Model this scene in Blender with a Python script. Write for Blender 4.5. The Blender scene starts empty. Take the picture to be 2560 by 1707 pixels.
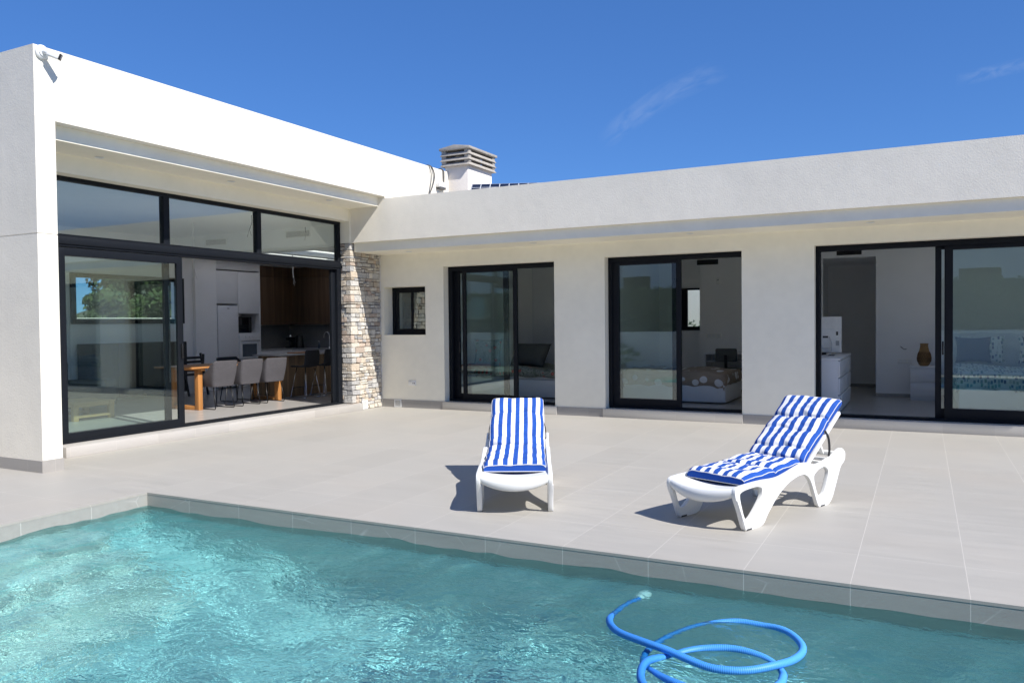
import bpy, bmesh, math, random
import numpy as np
from mathutils import Vector, Matrix
R = math.radians
SC = bpy.context.scene
COL = SC.collection
rng = random.Random(7)

# ------------------------------------------------------------------ camera
cam_d = bpy.data.cameras.new("camera")
cam = bpy.data.objects.new("camera", cam_d)
COL.objects.link(cam)
SC.camera = cam
cam.matrix_world = Matrix(((0.8886474, -0.00137458, 0.45858905, 6.3129),
                           (0.4584778, 0.02489129, -0.88835721, -4.912),
                           (-0.01019375, 0.99968922, 0.02274979, 1.513),
                           (0, 0, 0, 1)))
cam_d.sensor_width = 36.0
cam_d.lens = 27.99
cam_d.clip_start = 0.05
cam_d.clip_end = 2000.0

# ------------------------------------------------------------------ sun, sky, exposure
SUN_DIR = Vector((0.943, -0.283, 1.0)).normalized()
sun_d = bpy.data.lights.new("sun", 'SUN')
sun_d.energy = 5.0
sun_d.angle = R(0.5)
sun_d.color = (1.0, 0.955, 0.89)
sun = bpy.data.objects.new("sun", sun_d)
COL.objects.link(sun)
sun.rotation_euler = SUN_DIR.to_track_quat('Z', 'Y').to_euler()
sun.location = (10, -5, 20)
sun_d.cycles.is_caustics_light = True

W = bpy.data.worlds.new("World")
SC.world = W
W.use_nodes = True
nt = W.node_tree
for n in list(nt.nodes):
    nt.nodes.remove(n)
def wn(t, **k):
    n = nt.nodes.new(t)
    for a, b in k.items():
        setattr(n, a, b)
    return n
sky = wn('ShaderNodeTexSky', sky_type='NISHITA')
sky.sun_disc = False
sky.sun_elevation = math.asin(SUN_DIR.z)
sky.sun_rotation = math.atan2(SUN_DIR.x, SUN_DIR.y)
sky.altitude = 2600
sky.air_density = 0.95
sky.dust_density = 0.0
sky.ozone_density = 4.0
bg = wn('ShaderNodeBackground')
bg.inputs['Strength'].default_value = 0.12
wo = wn('ShaderNodeOutputWorld')
# thin cirrus wisps: soft streaks at fixed places in the sky
tc = wn('ShaderNodeTexCoord')
def wmath(op, a, b=None, clamp=False):
    n = wn('ShaderNodeMath', operation=op, use_clamp=clamp)
    for i, v in enumerate((a, b)):
        if v is None:
            continue
        if isinstance(v, (int, float)):
            n.inputs[i].default_value = v
        else:
            nt.links.new(v, n.inputs[i])
    return n.outputs[0]
def wdot(vec):
    n = wn('ShaderNodeVectorMath', operation='DOT_PRODUCT')
    nt.links.new(tc.outputs['Generated'], n.inputs[0])
    n.inputs[1].default_value = vec
    return n.outputs['Value']
def wisp(p0, p1, bend, wid, seed, dens):
    p0 = Vector(p0).normalized(); p1 = Vector(p1).normalized()
    mid = ((p0 + p1) / 2).normalized()
    ax = (p1 - p0); L = ax.length / 2; ax.normalize()
    up = mid.cross(ax).normalized()
    s = wmath('DIVIDE', wdot(ax), L)              # -1..1 along
    t = wdot(up)
    s2 = wmath('MULTIPLY', s, s)
    t = wmath('SUBTRACT', t, wmath('MULTIPLY', s2, bend))
    cmb = wn('ShaderNodeCombineXYZ')
    nt.links.new(wmath('MULTIPLY', s, 1.6), cmb.inputs[0])
    nt.links.new(wmath('MULTIPLY', t, 60), cmb.inputs[1])
    cmb.inputs[2].default_value = seed
    no = wn('ShaderNodeTexNoise')
    no.inputs['Scale'].default_value = 1.6
    no.inputs['Detail'].default_value = 6
    no.inputs['Roughness'].default_value = 0.5
    no.inputs['Distortion'].default_value = 0.6
    nt.links.new(cmb.outputs[0], no.inputs['Vector'])
    g = wmath('DIVIDE', t, wid)
    g = wmath('SUBTRACT', 1.0, wmath('MULTIPLY', g, g), True)
    e = wmath('SUBTRACT', 1.0, wmath('MULTIPLY', s2, s2), True)
    m = wmath('SUBTRACT', no.outputs['Fac'], 0.36, True)
    m = wmath('MULTIPLY', wmath('MULTIPLY', m, wmath('MULTIPLY', g, e)), dens)
    return m
w1 = wisp((-0.352, 0.9105, 0.224), (-0.205, 0.931, 0.298), 0.010, 0.015, 1.3, 0.55)
w2 = wisp((0.03, 0.966, 0.250), (0.105, 0.961, 0.2585), 0.0, 0.008, 5.1, 0.55)
msum = wmath('ADD', w1, w2, True)
mixc = wn('ShaderNodeMix', data_type='RGBA')
nt.links.new(msum, mixc.inputs[0])
hs = wn('ShaderNodeHueSaturation')
hs.inputs['Saturation'].default_value = 1.185
hs.inputs['Hue'].default_value = 0.512
hs.inputs['Value'].default_value = 1.0
nt.links.new(sky.outputs[0], hs.inputs['Color'])
gm = wn('ShaderNodeGamma'); gm.inputs['Gamma'].default_value = 0.55      # sky graded for a gentler change from zenith to horizon
nt.links.new(hs.outputs[0], gm.inputs['Color'])
mu = wn('ShaderNodeMix', data_type='RGBA', blend_type='MULTIPLY'); mu.inputs[0].default_value = 1.0
nt.links.new(gm.outputs[0], mu.inputs[6]); mu.inputs[7].default_value = (0.717, 1.253, 1.938, 1)
nt.links.new(mu.outputs[2], mixc.inputs[6])
mixc.inputs[7].default_value = (3.2, 3.9, 5.4, 1)
nt.links.new(mixc.outputs[2], bg.inputs['Color'])
nt.links.new(bg.outputs[0], wo.inputs['Surface'])

vs = SC.view_settings
SC.display_settings.display_device = 'sRGB'
vs.view_transform = 'Standard'
vs.look = 'None'
vs.gamma = 1.0
vs.exposure = 0.38
cy = SC.cycles
cy.use_denoising = True
cy.denoiser = 'OPENIMAGEDENOISE'
cy.max_bounces = 14
cy.diffuse_bounces = 10
cy.glossy_bounces = 6
cy.transmission_bounces = 10
cy.transparent_max_bounces = 24
cy.caustics_refractive = True
cy.caustics_reflective = False
cy.sample_clamp_indirect = 20.0

# ------------------------------------------------------------------ material helpers
class NT:
    def __init__(s, name):
        s.m = bpy.data.materials.new(name)
        s.m.use_nodes = True
        s.t = s.m.node_tree
        for n in list(s.t.nodes):
            s.t.nodes.remove(n)
        s.out = s.n('ShaderNodeOutputMaterial')
    def n(s, t, **k):
        n = s.t.nodes.new(t)
        for a, b in k.items():
            setattr(n, a, b)
        return n
    def l(s, a, b):
        s.t.links.new(a, b)
    def setv(s, sock, v):
        if isinstance(v, bpy.types.NodeSocket):
            s.l(v, sock)
        else:
            sock.default_value = v
    def math(s, op, a, b=0.0, c=None, clamp=False):
        n = s.n('ShaderNodeMath', operation=op, use_clamp=clamp)
        s.setv(n.inputs[0], a); s.setv(n.inputs[1], b)
        if c is not None:
            s.setv(n.inputs[2], c)
        return n.outputs[0]
    def pos(s):
        return s.n('ShaderNodeNewGeometry').outputs['Position']
    def obj(s):
        return s.n('ShaderNodeTexCoord').outputs['Object']
    def sep(s, v):
        n = s.n('ShaderNodeSeparateXYZ'); s.l(v, n.inputs[0]); return n.outputs
    def comb(s, x, y, z):
        n = s.n('ShaderNodeCombineXYZ')
        for i, v in enumerate((x, y, z)):
            s.setv(n.inputs[i], v)
        return n.outputs[0]
    def scale(s, v, sc):
        n = s.n('ShaderNodeMapping'); s.l(v, n.inputs['Vector']); n.inputs['Scale'].default_value = sc
        return n.outputs[0]
    def noise(s, v, scale, detail=3, rough=0.5, dist=0.0):
        n = s.n('ShaderNodeTexNoise')
        if v is not None:
            s.l(v, n.inputs['Vector'])
        n.inputs['Scale'].default_value = scale
        n.inputs['Detail'].default_value = detail
        n.inputs['Roughness'].default_value = rough
        n.inputs['Distortion'].default_value = dist
        return n.outputs['Fac']
    def white(s, v):
        n = s.n('ShaderNodeTexWhiteNoise', noise_dimensions='3D'); s.l(v, n.inputs['Vector'])
        return n.outputs['Value']
    def mix(s, f, a, b, blend='MIX'):
        n = s.n('ShaderNodeMix', data_type='RGBA', blend_type=blend)
        s.setv(n.inputs[0], f)
        s.setv(n.inputs[6], a if isinstance(a, bpy.types.NodeSocket) else tuple(a) + (1,))
        s.setv(n.inputs[7], b if isinstance(b, bpy.types.NodeSocket) else tuple(b) + (1,))
        return n.outputs[2]
    def ramp(s, f, stops):
        n = s.n('ShaderNodeValToRGB')
        s.l(f, n.inputs[0])
        e = n.color_ramp.elements
        while len(e) < len(stops):
            e.new(0.5)
        for i, (p, c) in enumerate(stops):
            e[i].position = p
            e[i].color = tuple(c) + (1,)
        return n.outputs[0]
    def maprange(s, v, a, b, c, d):
        n = s.n('ShaderNodeMapRange')
        s.l(v, n.inputs[0])
        for i, q in enumerate((a, b, c, d)):
            n.inputs[i + 1].default_value = q
        return n.outputs[0]
    def bump(s, h, strength=0.3, dist=0.01, normal=None):
        n = s.n('ShaderNodeBump')
        n.inputs['Strength'].default_value = strength
        n.inputs['Distance'].default_value = dist
        s.l(h, n.inputs['Height'])
        if normal is not None:
            s.l(normal, n.inputs['Normal'])
        return n.outputs[0]
    def bsdf(s, color, rough=0.5, metal=0.0, normal=None, spec=0.5, **k):
        p = s.n('ShaderNodeBsdfPrincipled')
        s.setv(p.inputs['Base Color'], color if isinstance(color, bpy.types.NodeSocket) else tuple(color) + (1,))
        s.setv(p.inputs['Roughness'], rough)
        s.setv(p.inputs['Metallic'], metal)
        s.setv(p.inputs['Specular IOR Level'], spec)
        if normal is not None:
            s.l(normal, p.inputs['Normal'])
        for a, b in k.items():
            s.setv(p.inputs[a.replace('_', ' ')], b)
        s.l(p.outputs[0], s.out.inputs['Surface'])
        return s.m

def m_plain(name, c, rough=0.5, metal=0.0, spec=0.5, var=0.06, vscale=8.0, bump=0.0, bscale=200.0):
    s = NT(name)
    v = s.obj()
    f = s.maprange(s.noise(v, vscale, 4), 0.3, 0.7, 1 - var, 1 + var)
    col = s.mix(1.0, c, s.comb(f, f, f), 'MULTIPLY')
    nm = s.bump(s.noise(v, bscale, 3), bump, 0.004) if bump else None
    return s.bsdf(col, rough, metal, nm, spec)

def m_stucco(name, c, strength=0.43, spots=True):
    s = NT(name)
    v = s.pos()
    big = s.noise(v, 1.1, 4, 0.6)
    mid = s.noise(v, 9.0, 3)
    f = s.math('ADD', s.maprange(big, 0.3, 0.7, 0.955, 1.03), s.maprange(mid, 0.3, 0.7, -0.015, 0.015))
    col = s.mix(1.0, c, s.comb(f, f, s.math('MULTIPLY', f, 1.0)), 'MULTIPLY')
    g1 = s.noise(v, 52, 4, 0.62)
    g2 = s.noise(v, 170, 2)
    h = s.math('ADD', s.math('MULTIPLY', g1, 1.0), s.math('MULTIPLY', g2, 0.35))
    wav = s.noise(v, 1.6, 2)
    n0 = s.bump(wav, 0.35, 0.02)
    nm = s.bump(h, strength, 0.008, n0)
    return s.bsdf(col, 0.92, 0, nm, 0.25)

def m_tile(name, c, xo, xs, yo, ys, grout=(0.54, 0.515, 0.47), gw=0.0034, rough=0.55, streak='x', zj=None, dirt=0.5, var=0.05, vein=0.0, sa=1.0):
    s = NT(name)
    v = s.pos()
    o = s.sep(v)
    def joint(co, off, size):
        t = s.math('DIVIDE', s.math('SUBTRACT', co, off), size)
        fr = s.math('FRACT', s.math('ADD', t, 1000.0))
        d = s.math('MULTIPLY', s.math('MINIMUM', fr, s.math('SUBTRACT', 1.0, fr)), size)
        return d, s.math('FLOOR', s.math('ADD', t, 1000.0))
    ds = []; ids = [0.0, 0.0, 0.0]
    if xs: d, ids[0] = joint(o[0], xo, xs); ds.append(d)
    if ys: d, ids[1] = joint(o[1], yo, ys); ds.append(d)
    if zj: d, ids[2] = joint(o[2], zj[0], zj[1]); ds.append(d)
    dm = ds[0]
    for d in ds[1:]:
        dm = s.math('MINIMUM', dm, d)
    idv = s.comb(*ids)
    rnd = s.white(idv)
    offs = s.math('MULTIPLY', rnd, 37.0)
    vv = s.n('ShaderNodeVectorMath', operation='ADD'); s.l(v, vv.inputs[0]); s.l(s.comb(offs, offs, offs), vv.inputs[1])
    sv = s.scale(vv.outputs[0], (1.2, 9.0, 9.0) if streak == 'x' else (9.0, 1.2, 9.0))
    st = s.noise(sv, 1.6, 5, 0.6)
    fine = s.noise(v, 140, 2)
    cl = s.noise(v, 0.7, 3)
    f = s.math('ADD', s.maprange(st, 0.25, 0.75, 1 - 0.07 * sa, 1 + 0.05 * sa), s.maprange(rnd, 0, 1, -var, var))
    f = s.math('ADD', f, s.maprange(fine, 0.3, 0.7, -0.02, 0.02))
    col = s.mix(1.0, c, s.comb(f, f, f), 'MULTIPLY')
    col = s.mix(s.math('MULTIPLY', s.maprange(cl, 0.45, 0.7, 0, 1), 0.26 * dirt), col, (0.52, 0.435, 0.345))
    if vein:
        wv = s.n('ShaderNodeTexVoronoi', feature='DISTANCE_TO_EDGE')
        s.l(s.scale(vv.outputs[0], (1.0, 1.0, 1.6)), wv.inputs['Vector']); wv.inputs['Scale'].default_value = 1.9
        vm = s.math('MULTIPLY', s.maprange(wv.outputs[0], 0.0, 0.012, 1, 0), s.maprange(s.noise(v, 3.0, 3), 0.5, 0.62, 0, vein))
        col = s.mix(vm, col, (0.7, 0.7, 0.68))
    g = s.maprange(dm, gw * 0.45, gw * 0.62, 1.0, 0.0)
    col = s.mix(g, col, grout)
    h = s.math('ADD', s.math('MULTIPLY', g, -1.0), s.math('MULTIPLY', fine, 0.12))
    nm = s.bump(h, 0.35 * min(1.0, sa * 0.8), 0.002)
    rg = s.math('ADD', s.maprange(st, 0.3, 0.7, rough - 0.06 * sa, rough + 0.08 * sa), s.math('MULTIPLY', g, 0.3))
    return s.bsdf(col, rg, 0, nm, 0.4)

def m_glass(name, tint=(0.925, 0.975, 0.962), R0=0.085):
    s = NT(name)
    tr = s.n('ShaderNodeBsdfTransparent'); tr.inputs[0].default_value = tint + (1,)
    gl = s.n('ShaderNodeBsdfGlossy'); gl.inputs['Roughness'].default_value = 0.0
    gl.inputs['Color'].default_value = (0.95, 1.0, 0.98, 1)
    ge = s.n('ShaderNodeNewGeometry')
    dt = s.n('ShaderNodeVectorMath', operation='DOT_PRODUCT'); s.l(ge.outputs['Incoming'], dt.inputs[0]); s.l(ge.outputs['Normal'], dt.inputs[1])
    c_ = s.math('SUBTRACT', 1.0, s.math('ABSOLUTE', dt.outputs['Value']), clamp=True)
    fz = s.math('MULTIPLY_ADD', s.math('POWER', c_, 5.0), 1 - R0, R0)
    w = s.noise(s.pos(), 1.3, 2)
    nm = s.bump(w, 0.04, 0.012)
    s.l(nm, gl.inputs['Normal'])
    mx = s.n('ShaderNodeMixShader')
    s.l(fz, mx.inputs[0]); s.l(tr.outputs[0], mx.inputs[1]); s.l(gl.outputs[0], mx.inputs[2])
    s.l(mx.outputs[0], s.out.inputs['Surface'])
    return s.m

def m_wood(name, c1, c2, axis='z', scale=14.0, rough=0.5, planks=None):
    s = NT(name)
    v = s.obj()
    sc = {'x': (0.8, scale, scale), 'y': (scale, 0.8, scale), 'z': (scale, scale, 0.8)}[axis]
    n = s.noise(s.scale(v, sc), 1.0, 6, 0.6, 0.8)
    col = s.mix(s.maprange(n, 0.3, 0.7, 0, 1), c1, c2)
    if planks:
        o = s.sep(v)
        ax, size = planks
        t = s.math('FLOOR', s.math('DIVIDE', s.math('ADD', o[0], s.math('ADD', o[1], 0.0)), size))
        r_ = s.white(s.comb(t, 0.0, 0.0))
        f = s.maprange(r_, 0, 1, 0.72, 1.2)
        col = s.mix(1.0, col, s.comb(f, f, f), 'MULTIPLY')
    nm = s.bump(n, 0.12, 0.003)
    return s.bsdf(col, rough, 0, nm, 0.4)

def m_fabric(name, c, c2=None, scale=160.0, rough=0.95):
    s = NT(name)
    v = s.obj()
    n = s.noise(v, scale, 3, 0.7)
    n2 = s.noise(v, 9, 3)
    col = s.mix(s.maprange(n, 0.35, 0.65, 0, 1), c, c2 or tuple(x * 0.7 for x in c))
    f = s.maprange(n2, 0.3, 0.7, 0.94, 1.05)
    col = s.mix(1.0, col, s.comb(f, f, f), 'MULTIPLY')
    return s.bsdf(col, rough, 0, s.bump(n, 0.25, 0.002), 0.2)

M = {}
M['stucco'] = m_stucco('white_stucco', (0.855, 0.815, 0.715), 0.30)
M['render'] = m_stucco('smooth_render_shade_lift', (0.95, 0.915, 0.785), 0.22)  # smooth wall coat, paler than the sunlit stucco to lift its shade
M['soffit'] = m_stucco('smooth_soffit_shade_lift', (0.95, 0.905, 0.765), 0.10)  # smooth coat, paler and warmer to lift the shaded soffits
M['inner'] = m_plain('interior_paint', (0.90, 0.895, 0.88), 0.85, var=0.02, vscale=2.0)
M['terrace'] = m_tile('terrace_tile', (0.402, 0.385, 0.350), 0.545, 0.6, 0.64, 1.2, var=0.028)
M['floor'] = m_tile('interior_tile', (0.40, 0.385, 0.365), 0.2, 0.6, 0.3, 0.6, rough=0.28, dirt=0.1, sa=0.12)
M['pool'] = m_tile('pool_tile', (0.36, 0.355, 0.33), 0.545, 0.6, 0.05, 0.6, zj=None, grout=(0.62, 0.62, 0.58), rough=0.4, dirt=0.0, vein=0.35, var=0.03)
M['basin'] = m_tile('basin_depth_tint', (0.50, 0.63, 0.64), 0.545, 0.6, 0.05, 0.6, zj=None, grout=(0.7, 0.7, 0.68), rough=0.4, dirt=0.0, var=0.03)  # aqua in the tile stands in for light absorbed by deep water
M['poolstep'] = m_tile('pool_step_shallow_tint', (0.74, 0.73, 0.69), 0.545, 0.6, 0.05, 0.6, zj=None, grout=(0.6, 0.6, 0.57), rough=0.4, dirt=0.0, var=0.03)  # whitened tile stands in for weaker absorption in shallow water
M['step_x'] = m_tile('step_tile', (0.50, 0.48, 0.44), 0.545, 0.6, 0, 0, rough=0.5)
M['step_y'] = m_tile('step_tile_side', (0.46, 0.44, 0.415), 0, 0, 0.35, 0.6, streak='y', rough=0.5)
M['plinth'] = m_tile('plinth_tile', (0.36, 0.345, 0.325), 0.3, 0.6, 0.33, 0.6, rough=0.5, grout=(0.45, 0.43, 0.4))
M['tile_edge'] = m_plain('tile_edge', (0.16, 0.15, 0.14), 0.8)
M['frame'] = m_plain('anthracite_aluminium', (0.007, 0.009, 0.013), 0.55, 0, 0.2, var=0.04, bump=0.05, bscale=400)
M['gasket'] = m_plain('gasket', (0.006, 0.006, 0.007), 0.6)
M['glass'] = m_glass('pane_glass')
M['mortar'] = m_plain('mortar', (0.16, 0.14, 0.12), 0.95, bump=0.4, bscale=80)
M['concrete'] = m_plain('grey_concrete', (0.36, 0.335, 0.30), 0.95, var=0.16, vscale=14, bump=0.5, bscale=120)
M['chim'] = m_stucco('chimney_render', (0.74, 0.70, 0.66), 0.6)
M['plastic'] = m_plain('white_plastic', (0.80, 0.81, 0.80), 0.38, var=0.03, vscale=5)
M['plastic2'] = m_plain('off_white_plastic', (0.86, 0.85, 0.81), 0.45)
M['black'] = m_plain('black_plastic', (0.012, 0.012, 0.013), 0.45)
M['rubber'] = m_plain('grey_rubber', (0.06, 0.06, 0.06), 0.8)
M['cable'] = m_plain('grey_cable', (0.09, 0.09, 0.09), 0.6)
M['white_wire'] = m_plain('white_wire', (0.6, 0.6, 0.6), 0.6)
M['blackmetal'] = m_plain('black_steel', (0.01, 0.01, 0.011), 0.35, 0.3)
M['chrome'] = m_plain('chrome', (0.75, 0.76, 0.78), 0.14, 1.0)
M['lacquer'] = m_plain('white_lacquer', (0.82, 0.825, 0.83), 0.35, var=0.015)
M['laminate'] = m_plain('white_laminate', (0.74, 0.75, 0.76), 0.5, var=0.02)
M['darkwood'] = m_wood('dark_walnut', (0.15, 0.088, 0.048), (0.08, 0.046, 0.026), 'z', 16, planks=('x', 0.09))
M['islandwood'] = m_wood('slatted_oak', (0.36, 0.24, 0.13), (0.22, 0.14, 0.075), 'z', 18, planks=('x', 0.055))
M['oak'] = m_wood('orange_oak', (0.50, 0.235, 0.075), (0.38, 0.16, 0.045), 'z', 16, 0.45)
M['tabletop'] = m_wood('table_top_oak', (0.44, 0.20, 0.065), (0.30, 0.13, 0.04), 'y', 16, 0.4)
M['paleoak'] = m_wood('pale_oak', (0.52, 0.36, 0.17), (0.42, 0.28, 0.12), 'y', 16, 0.5)
M['greyfab'] = m_fabric('grey_tweed', (0.115, 0.11, 0.118), (0.065, 0.062, 0.068))
M['darkfab'] = m_fabric('dark_fabric', (0.05, 0.052, 0.058))
M['sofafab'] = m_fabric('sofa_fabric', (0.10, 0.115, 0.115))
M['charcoal'] = m_plain('charcoal_lacquer', (0.03, 0.031, 0.034), 0.5)
M['stone_top'] = m_plain('stone_worktop', (0.42, 0.41, 0.40), 0.3, var=0.1, vscale=30)
M['splash'] = m_plain('grey_backsplash', (0.22, 0.22, 0.22), 0.4)
M['ovenglass'] = m_plain('oven_glass', (0.10, 0.12, 0.14), 0.12)
M['blackglass'] = m_plain('black_glass', (0.008, 0.008, 0.01), 0.06)
M['wicker'] = m_plain('wicker', (0.33, 0.19, 0.075), 0.75, var=0.3, vscale=60, bump=0.8, bscale=160)
M['bluefab'] = m_fabric('blue_pillow_cloth', (0.030, 0.065, 0.165))
M['whitefab'] = m_fabric('white_linen', (0.70, 0.71, 0.72), (0.62, 0.63, 0.65))
M['greypillow'] = m_fabric('grey_pillow_cloth', (0.15, 0.155, 0.15))
M['headboard'] = m_fabric('pale_headboard', (0.62, 0.64, 0.66), (0.55, 0.57, 0.6))
M['lens'] = m_plain('lamp_lens', (0.62, 0.62, 0.58), 0.3)
M['earth'] = m_plain('dry_earth', (0.26, 0.21, 0.15), 0.95, var=0.2, vscale=0.8, bump=0.3, bscale=20)
M['gravel'] = m_plain('pale_gravel', (0.50, 0.46, 0.38), 0.95, var=0.4, vscale=40, bump=1.0, bscale=40)
M['bark'] = m_plain('bark', (0.10, 0.07, 0.045), 0.95, var=0.3, vscale=20, bump=0.6, bscale=30)
M['roofing'] = m_plain('roof_gravel', (0.40, 0.38, 0.35), 0.95, var=0.2, vscale=20)
M['wall_out'] = m_stucco('boundary_render', (0.76, 0.76, 0.75), 0.3)
M['hosewhite'] = m_plain('hose_cuff', (0.78, 0.79, 0.78), 0.4)

def m_leaf(name, c1, c2):
    s = NT(name)
    n = s.noise(s.pos(), 1.3, 3)
    at = s.n('ShaderNodeAttribute', attribute_name='tone')
    col = s.mix(s.math('ADD', s.math('MULTIPLY', at.outputs['Fac'], 0.65), s.math('MULTIPLY', n, 0.35)), c1, c2)
    p = s.bsdf(col, 0.6, 0, None, 0.3)
    return p
M['leaf_pine'] = m_leaf('pine_needles', (0.025, 0.05, 0.017), (0.10, 0.135, 0.042))
M['leaf_hedge'] = m_leaf('hedge_leaves', (0.02, 0.05, 0.02), (0.055, 0.11, 0.045))
M['leaf_palm'] = m_leaf('palm_leaves', (0.06, 0.12, 0.03), (0.13, 0.2, 0.06))

def m_hose():
    s = NT('hose_blue')
    uv = s.n('ShaderNodeUVMap'); uv.uv_map = 'UVMap'
    o = s.sep(uv.outputs[0])
    f = s.maprange(s.math('SINE', s.math('MULTIPLY', o[0], 6.28318)), -1, 1, 0, 1)
    col = s.mix(f, (0.03, 0.20, 0.66), (0.10, 0.40, 0.93))
    return s.bsdf(col, 0.5, 0, None, 0.35)
M['hose'] = m_hose()

def m_stripes():
    s = NT('striped_canvas')
    uv = s.n('ShaderNodeUVMap'); uv.uv_map = 'UVMap'
    o = s.sep(uv.outputs[0])
    fr = s.math('FRACT', s.math('ADD', s.math('DIVIDE', o[0], 0.0792), 10.0))
    st = s.math('LESS_THAN', fr, 0.5)
    n = s.noise(s.obj(), 260, 2)
    n2 = s.noise(s.obj(), 24, 4)
    blue = s.mix(n2, (0.014, 0.068, 0.33), (0.022, 0.098, 0.43))
    col = s.mix(st, (0.80, 0.80, 0.80), blue)
    h = s.math('ADD', s.math('MULTIPLY', n, 0.3), s.math('MULTIPLY', n2, 1.0))
    return s.bsdf(col, 0.85, 0, s.bump(h, 0.35, 0.012), 0.2)
M['stripes'] = m_stripes()
M['cushblue'] = m_fabric('blue_canvas', (0.018, 0.082, 0.39), (0.014, 0.066, 0.33), 300)

def m_dots():
    s = NT('dotted_duvet')
    uv = s.n('ShaderNodeUVMap'); uv.uv_map = 'UVMap'
    v = s.n('ShaderNodeTexVoronoi'); v.inputs['Scale'].default_value = 5.0; v.inputs['Randomness'].default_value = 0.5
    s.l(uv.outputs[0], v.inputs['Vector'])
    d = s.math('ADD', v.outputs['Distance'], s.math('MULTIPLY', s.noise(uv.outputs[0], 12, 2), 0.03))
    col = s.mix(s.maprange(d, 0.33, 0.345, 1, 0), (0.36, 0.29, 0.225), (0.78, 0.78, 0.78))
    return s.bsdf(col, 0.9, 0, s.bump(s.noise(s.obj(), 14, 4), 0.5, 0.03), 0.2)
M['dots'] = m_dots()

def m_floral():
    s = NT('floral_duvet')
    o = s.obj()
    v = s.n('ShaderNodeTexVoronoi'); v.inputs['Scale'].default_value = 11; s.l(o, v.inputs['Vector'])
    n = s.noise(o, 10, 4, 0.6, 1.5)
    base = s.ramp(n, [(0.35, (0.10, 0.13, 0.11)), (0.5, (0.34, 0.36, 0.32)), (0.62, (0.16, 0.19, 0.16))])
    d = s.math('ADD', v.outputs['Distance'], s.math('MULTIPLY', s.noise(o, 40, 2), 0.15))
    sel = s.math('GREATER_THAN', s.sep(v.outputs['Color'])[0], 0.55)
    col = s.mix(s.math('MULTIPLY', sel, s.maprange(d, 0.36, 0.42, 1, 0)), base, (0.50, 0.10, 0.08))
    col = s.mix(s.math('MULTIPLY', sel, s.maprange(d, 0.16, 0.2, 1, 0)), col, (0.62, 0.42, 0.34))
    return s.bsdf(col, 0.9, 0, s.bump(s.noise(o, 9, 4), 0.5, 0.04), 0.2)
M['floral'] = m_floral()

def m_bluepatch():
    s = NT('blue_patch_duvet')
    o = s.obj()
    v = s.n('ShaderNodeTexVoronoi', distance='CHEBYCHEV'); v.inputs['Scale'].default_value = 17
    v.inputs['Randomness'].default_value = 0.6
    s.l(s.scale(o, (1.35, 0.8, 0.8)), v.inputs['Vector'])
    r_ = s.sep(v.outputs['Color'])[0]
    pal = s.ramp(r_, [(0.0, (0.03, 0.07, 0.20)), (0.3, (0.06, 0.16, 0.30)), (0.5, (0.20, 0.34, 0.42)), (0.7, (0.12, 0.25, 0.22)), (1.0, (0.62, 0.66, 0.68))])
    col = s.mix(s.maprange(v.outputs['Distance'], 0.33, 0.36, 1, 0), (0.66, 0.69, 0.70), pal)
    return s.bsdf(col, 0.9, 0, s.bump(s.noise(o, 10, 4), 0.4, 0.03), 0.2)
M['bluepatch'] = m_bluepatch()

def m_stone():
    s = NT('ashlar_stone')
    at = s.n('ShaderNodeAttribute', attribute_name='tint')
    v = s.pos()
    n = s.noise(v, 22, 5, 0.65)
    n2 = s.noise(v, 70, 4, 0.6)
    f = s.math('ADD', s.maprange(n, 0.3, 0.7, 0.80, 1.14), s.maprange(n2, 0.3, 0.7, -0.10, 0.10))
    col = s.mix(1.0, at.outputs['Color'], s.comb(f, f, f), 'MULTIPLY')
    h = s.math('ADD', n, s.math('MULTIPLY', n2, 0.4))
    return s.bsdf(col, 0.93, 0, s.bump(h, 0.9, 0.022), 0.2)
M['stone'] = m_stone()

def m_solar():
    s = NT('solar_cells')
    o = s.sep(s.obj())
    def j(c, size, w):
        fr = s.math('FRACT', s.math('ADD', s.math('DIVIDE', c, size), 100.0))
        d = s.math('MINIMUM', fr, s.math('SUBTRACT', 1.0, fr))
        return s.math('LESS_THAN', d, w)
    g = s.math('MAXIMUM', j(o[0], 0.1667, 0.04), j(o[1], 0.1667, 0.04))
    col = s.mix(g, (0.012, 0.015, 0.03), (0.6, 0.62, 0.64))
    return s.bsdf(col, 0.2, 0, None, 0.5)
M['solar'] = m_solar()

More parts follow.
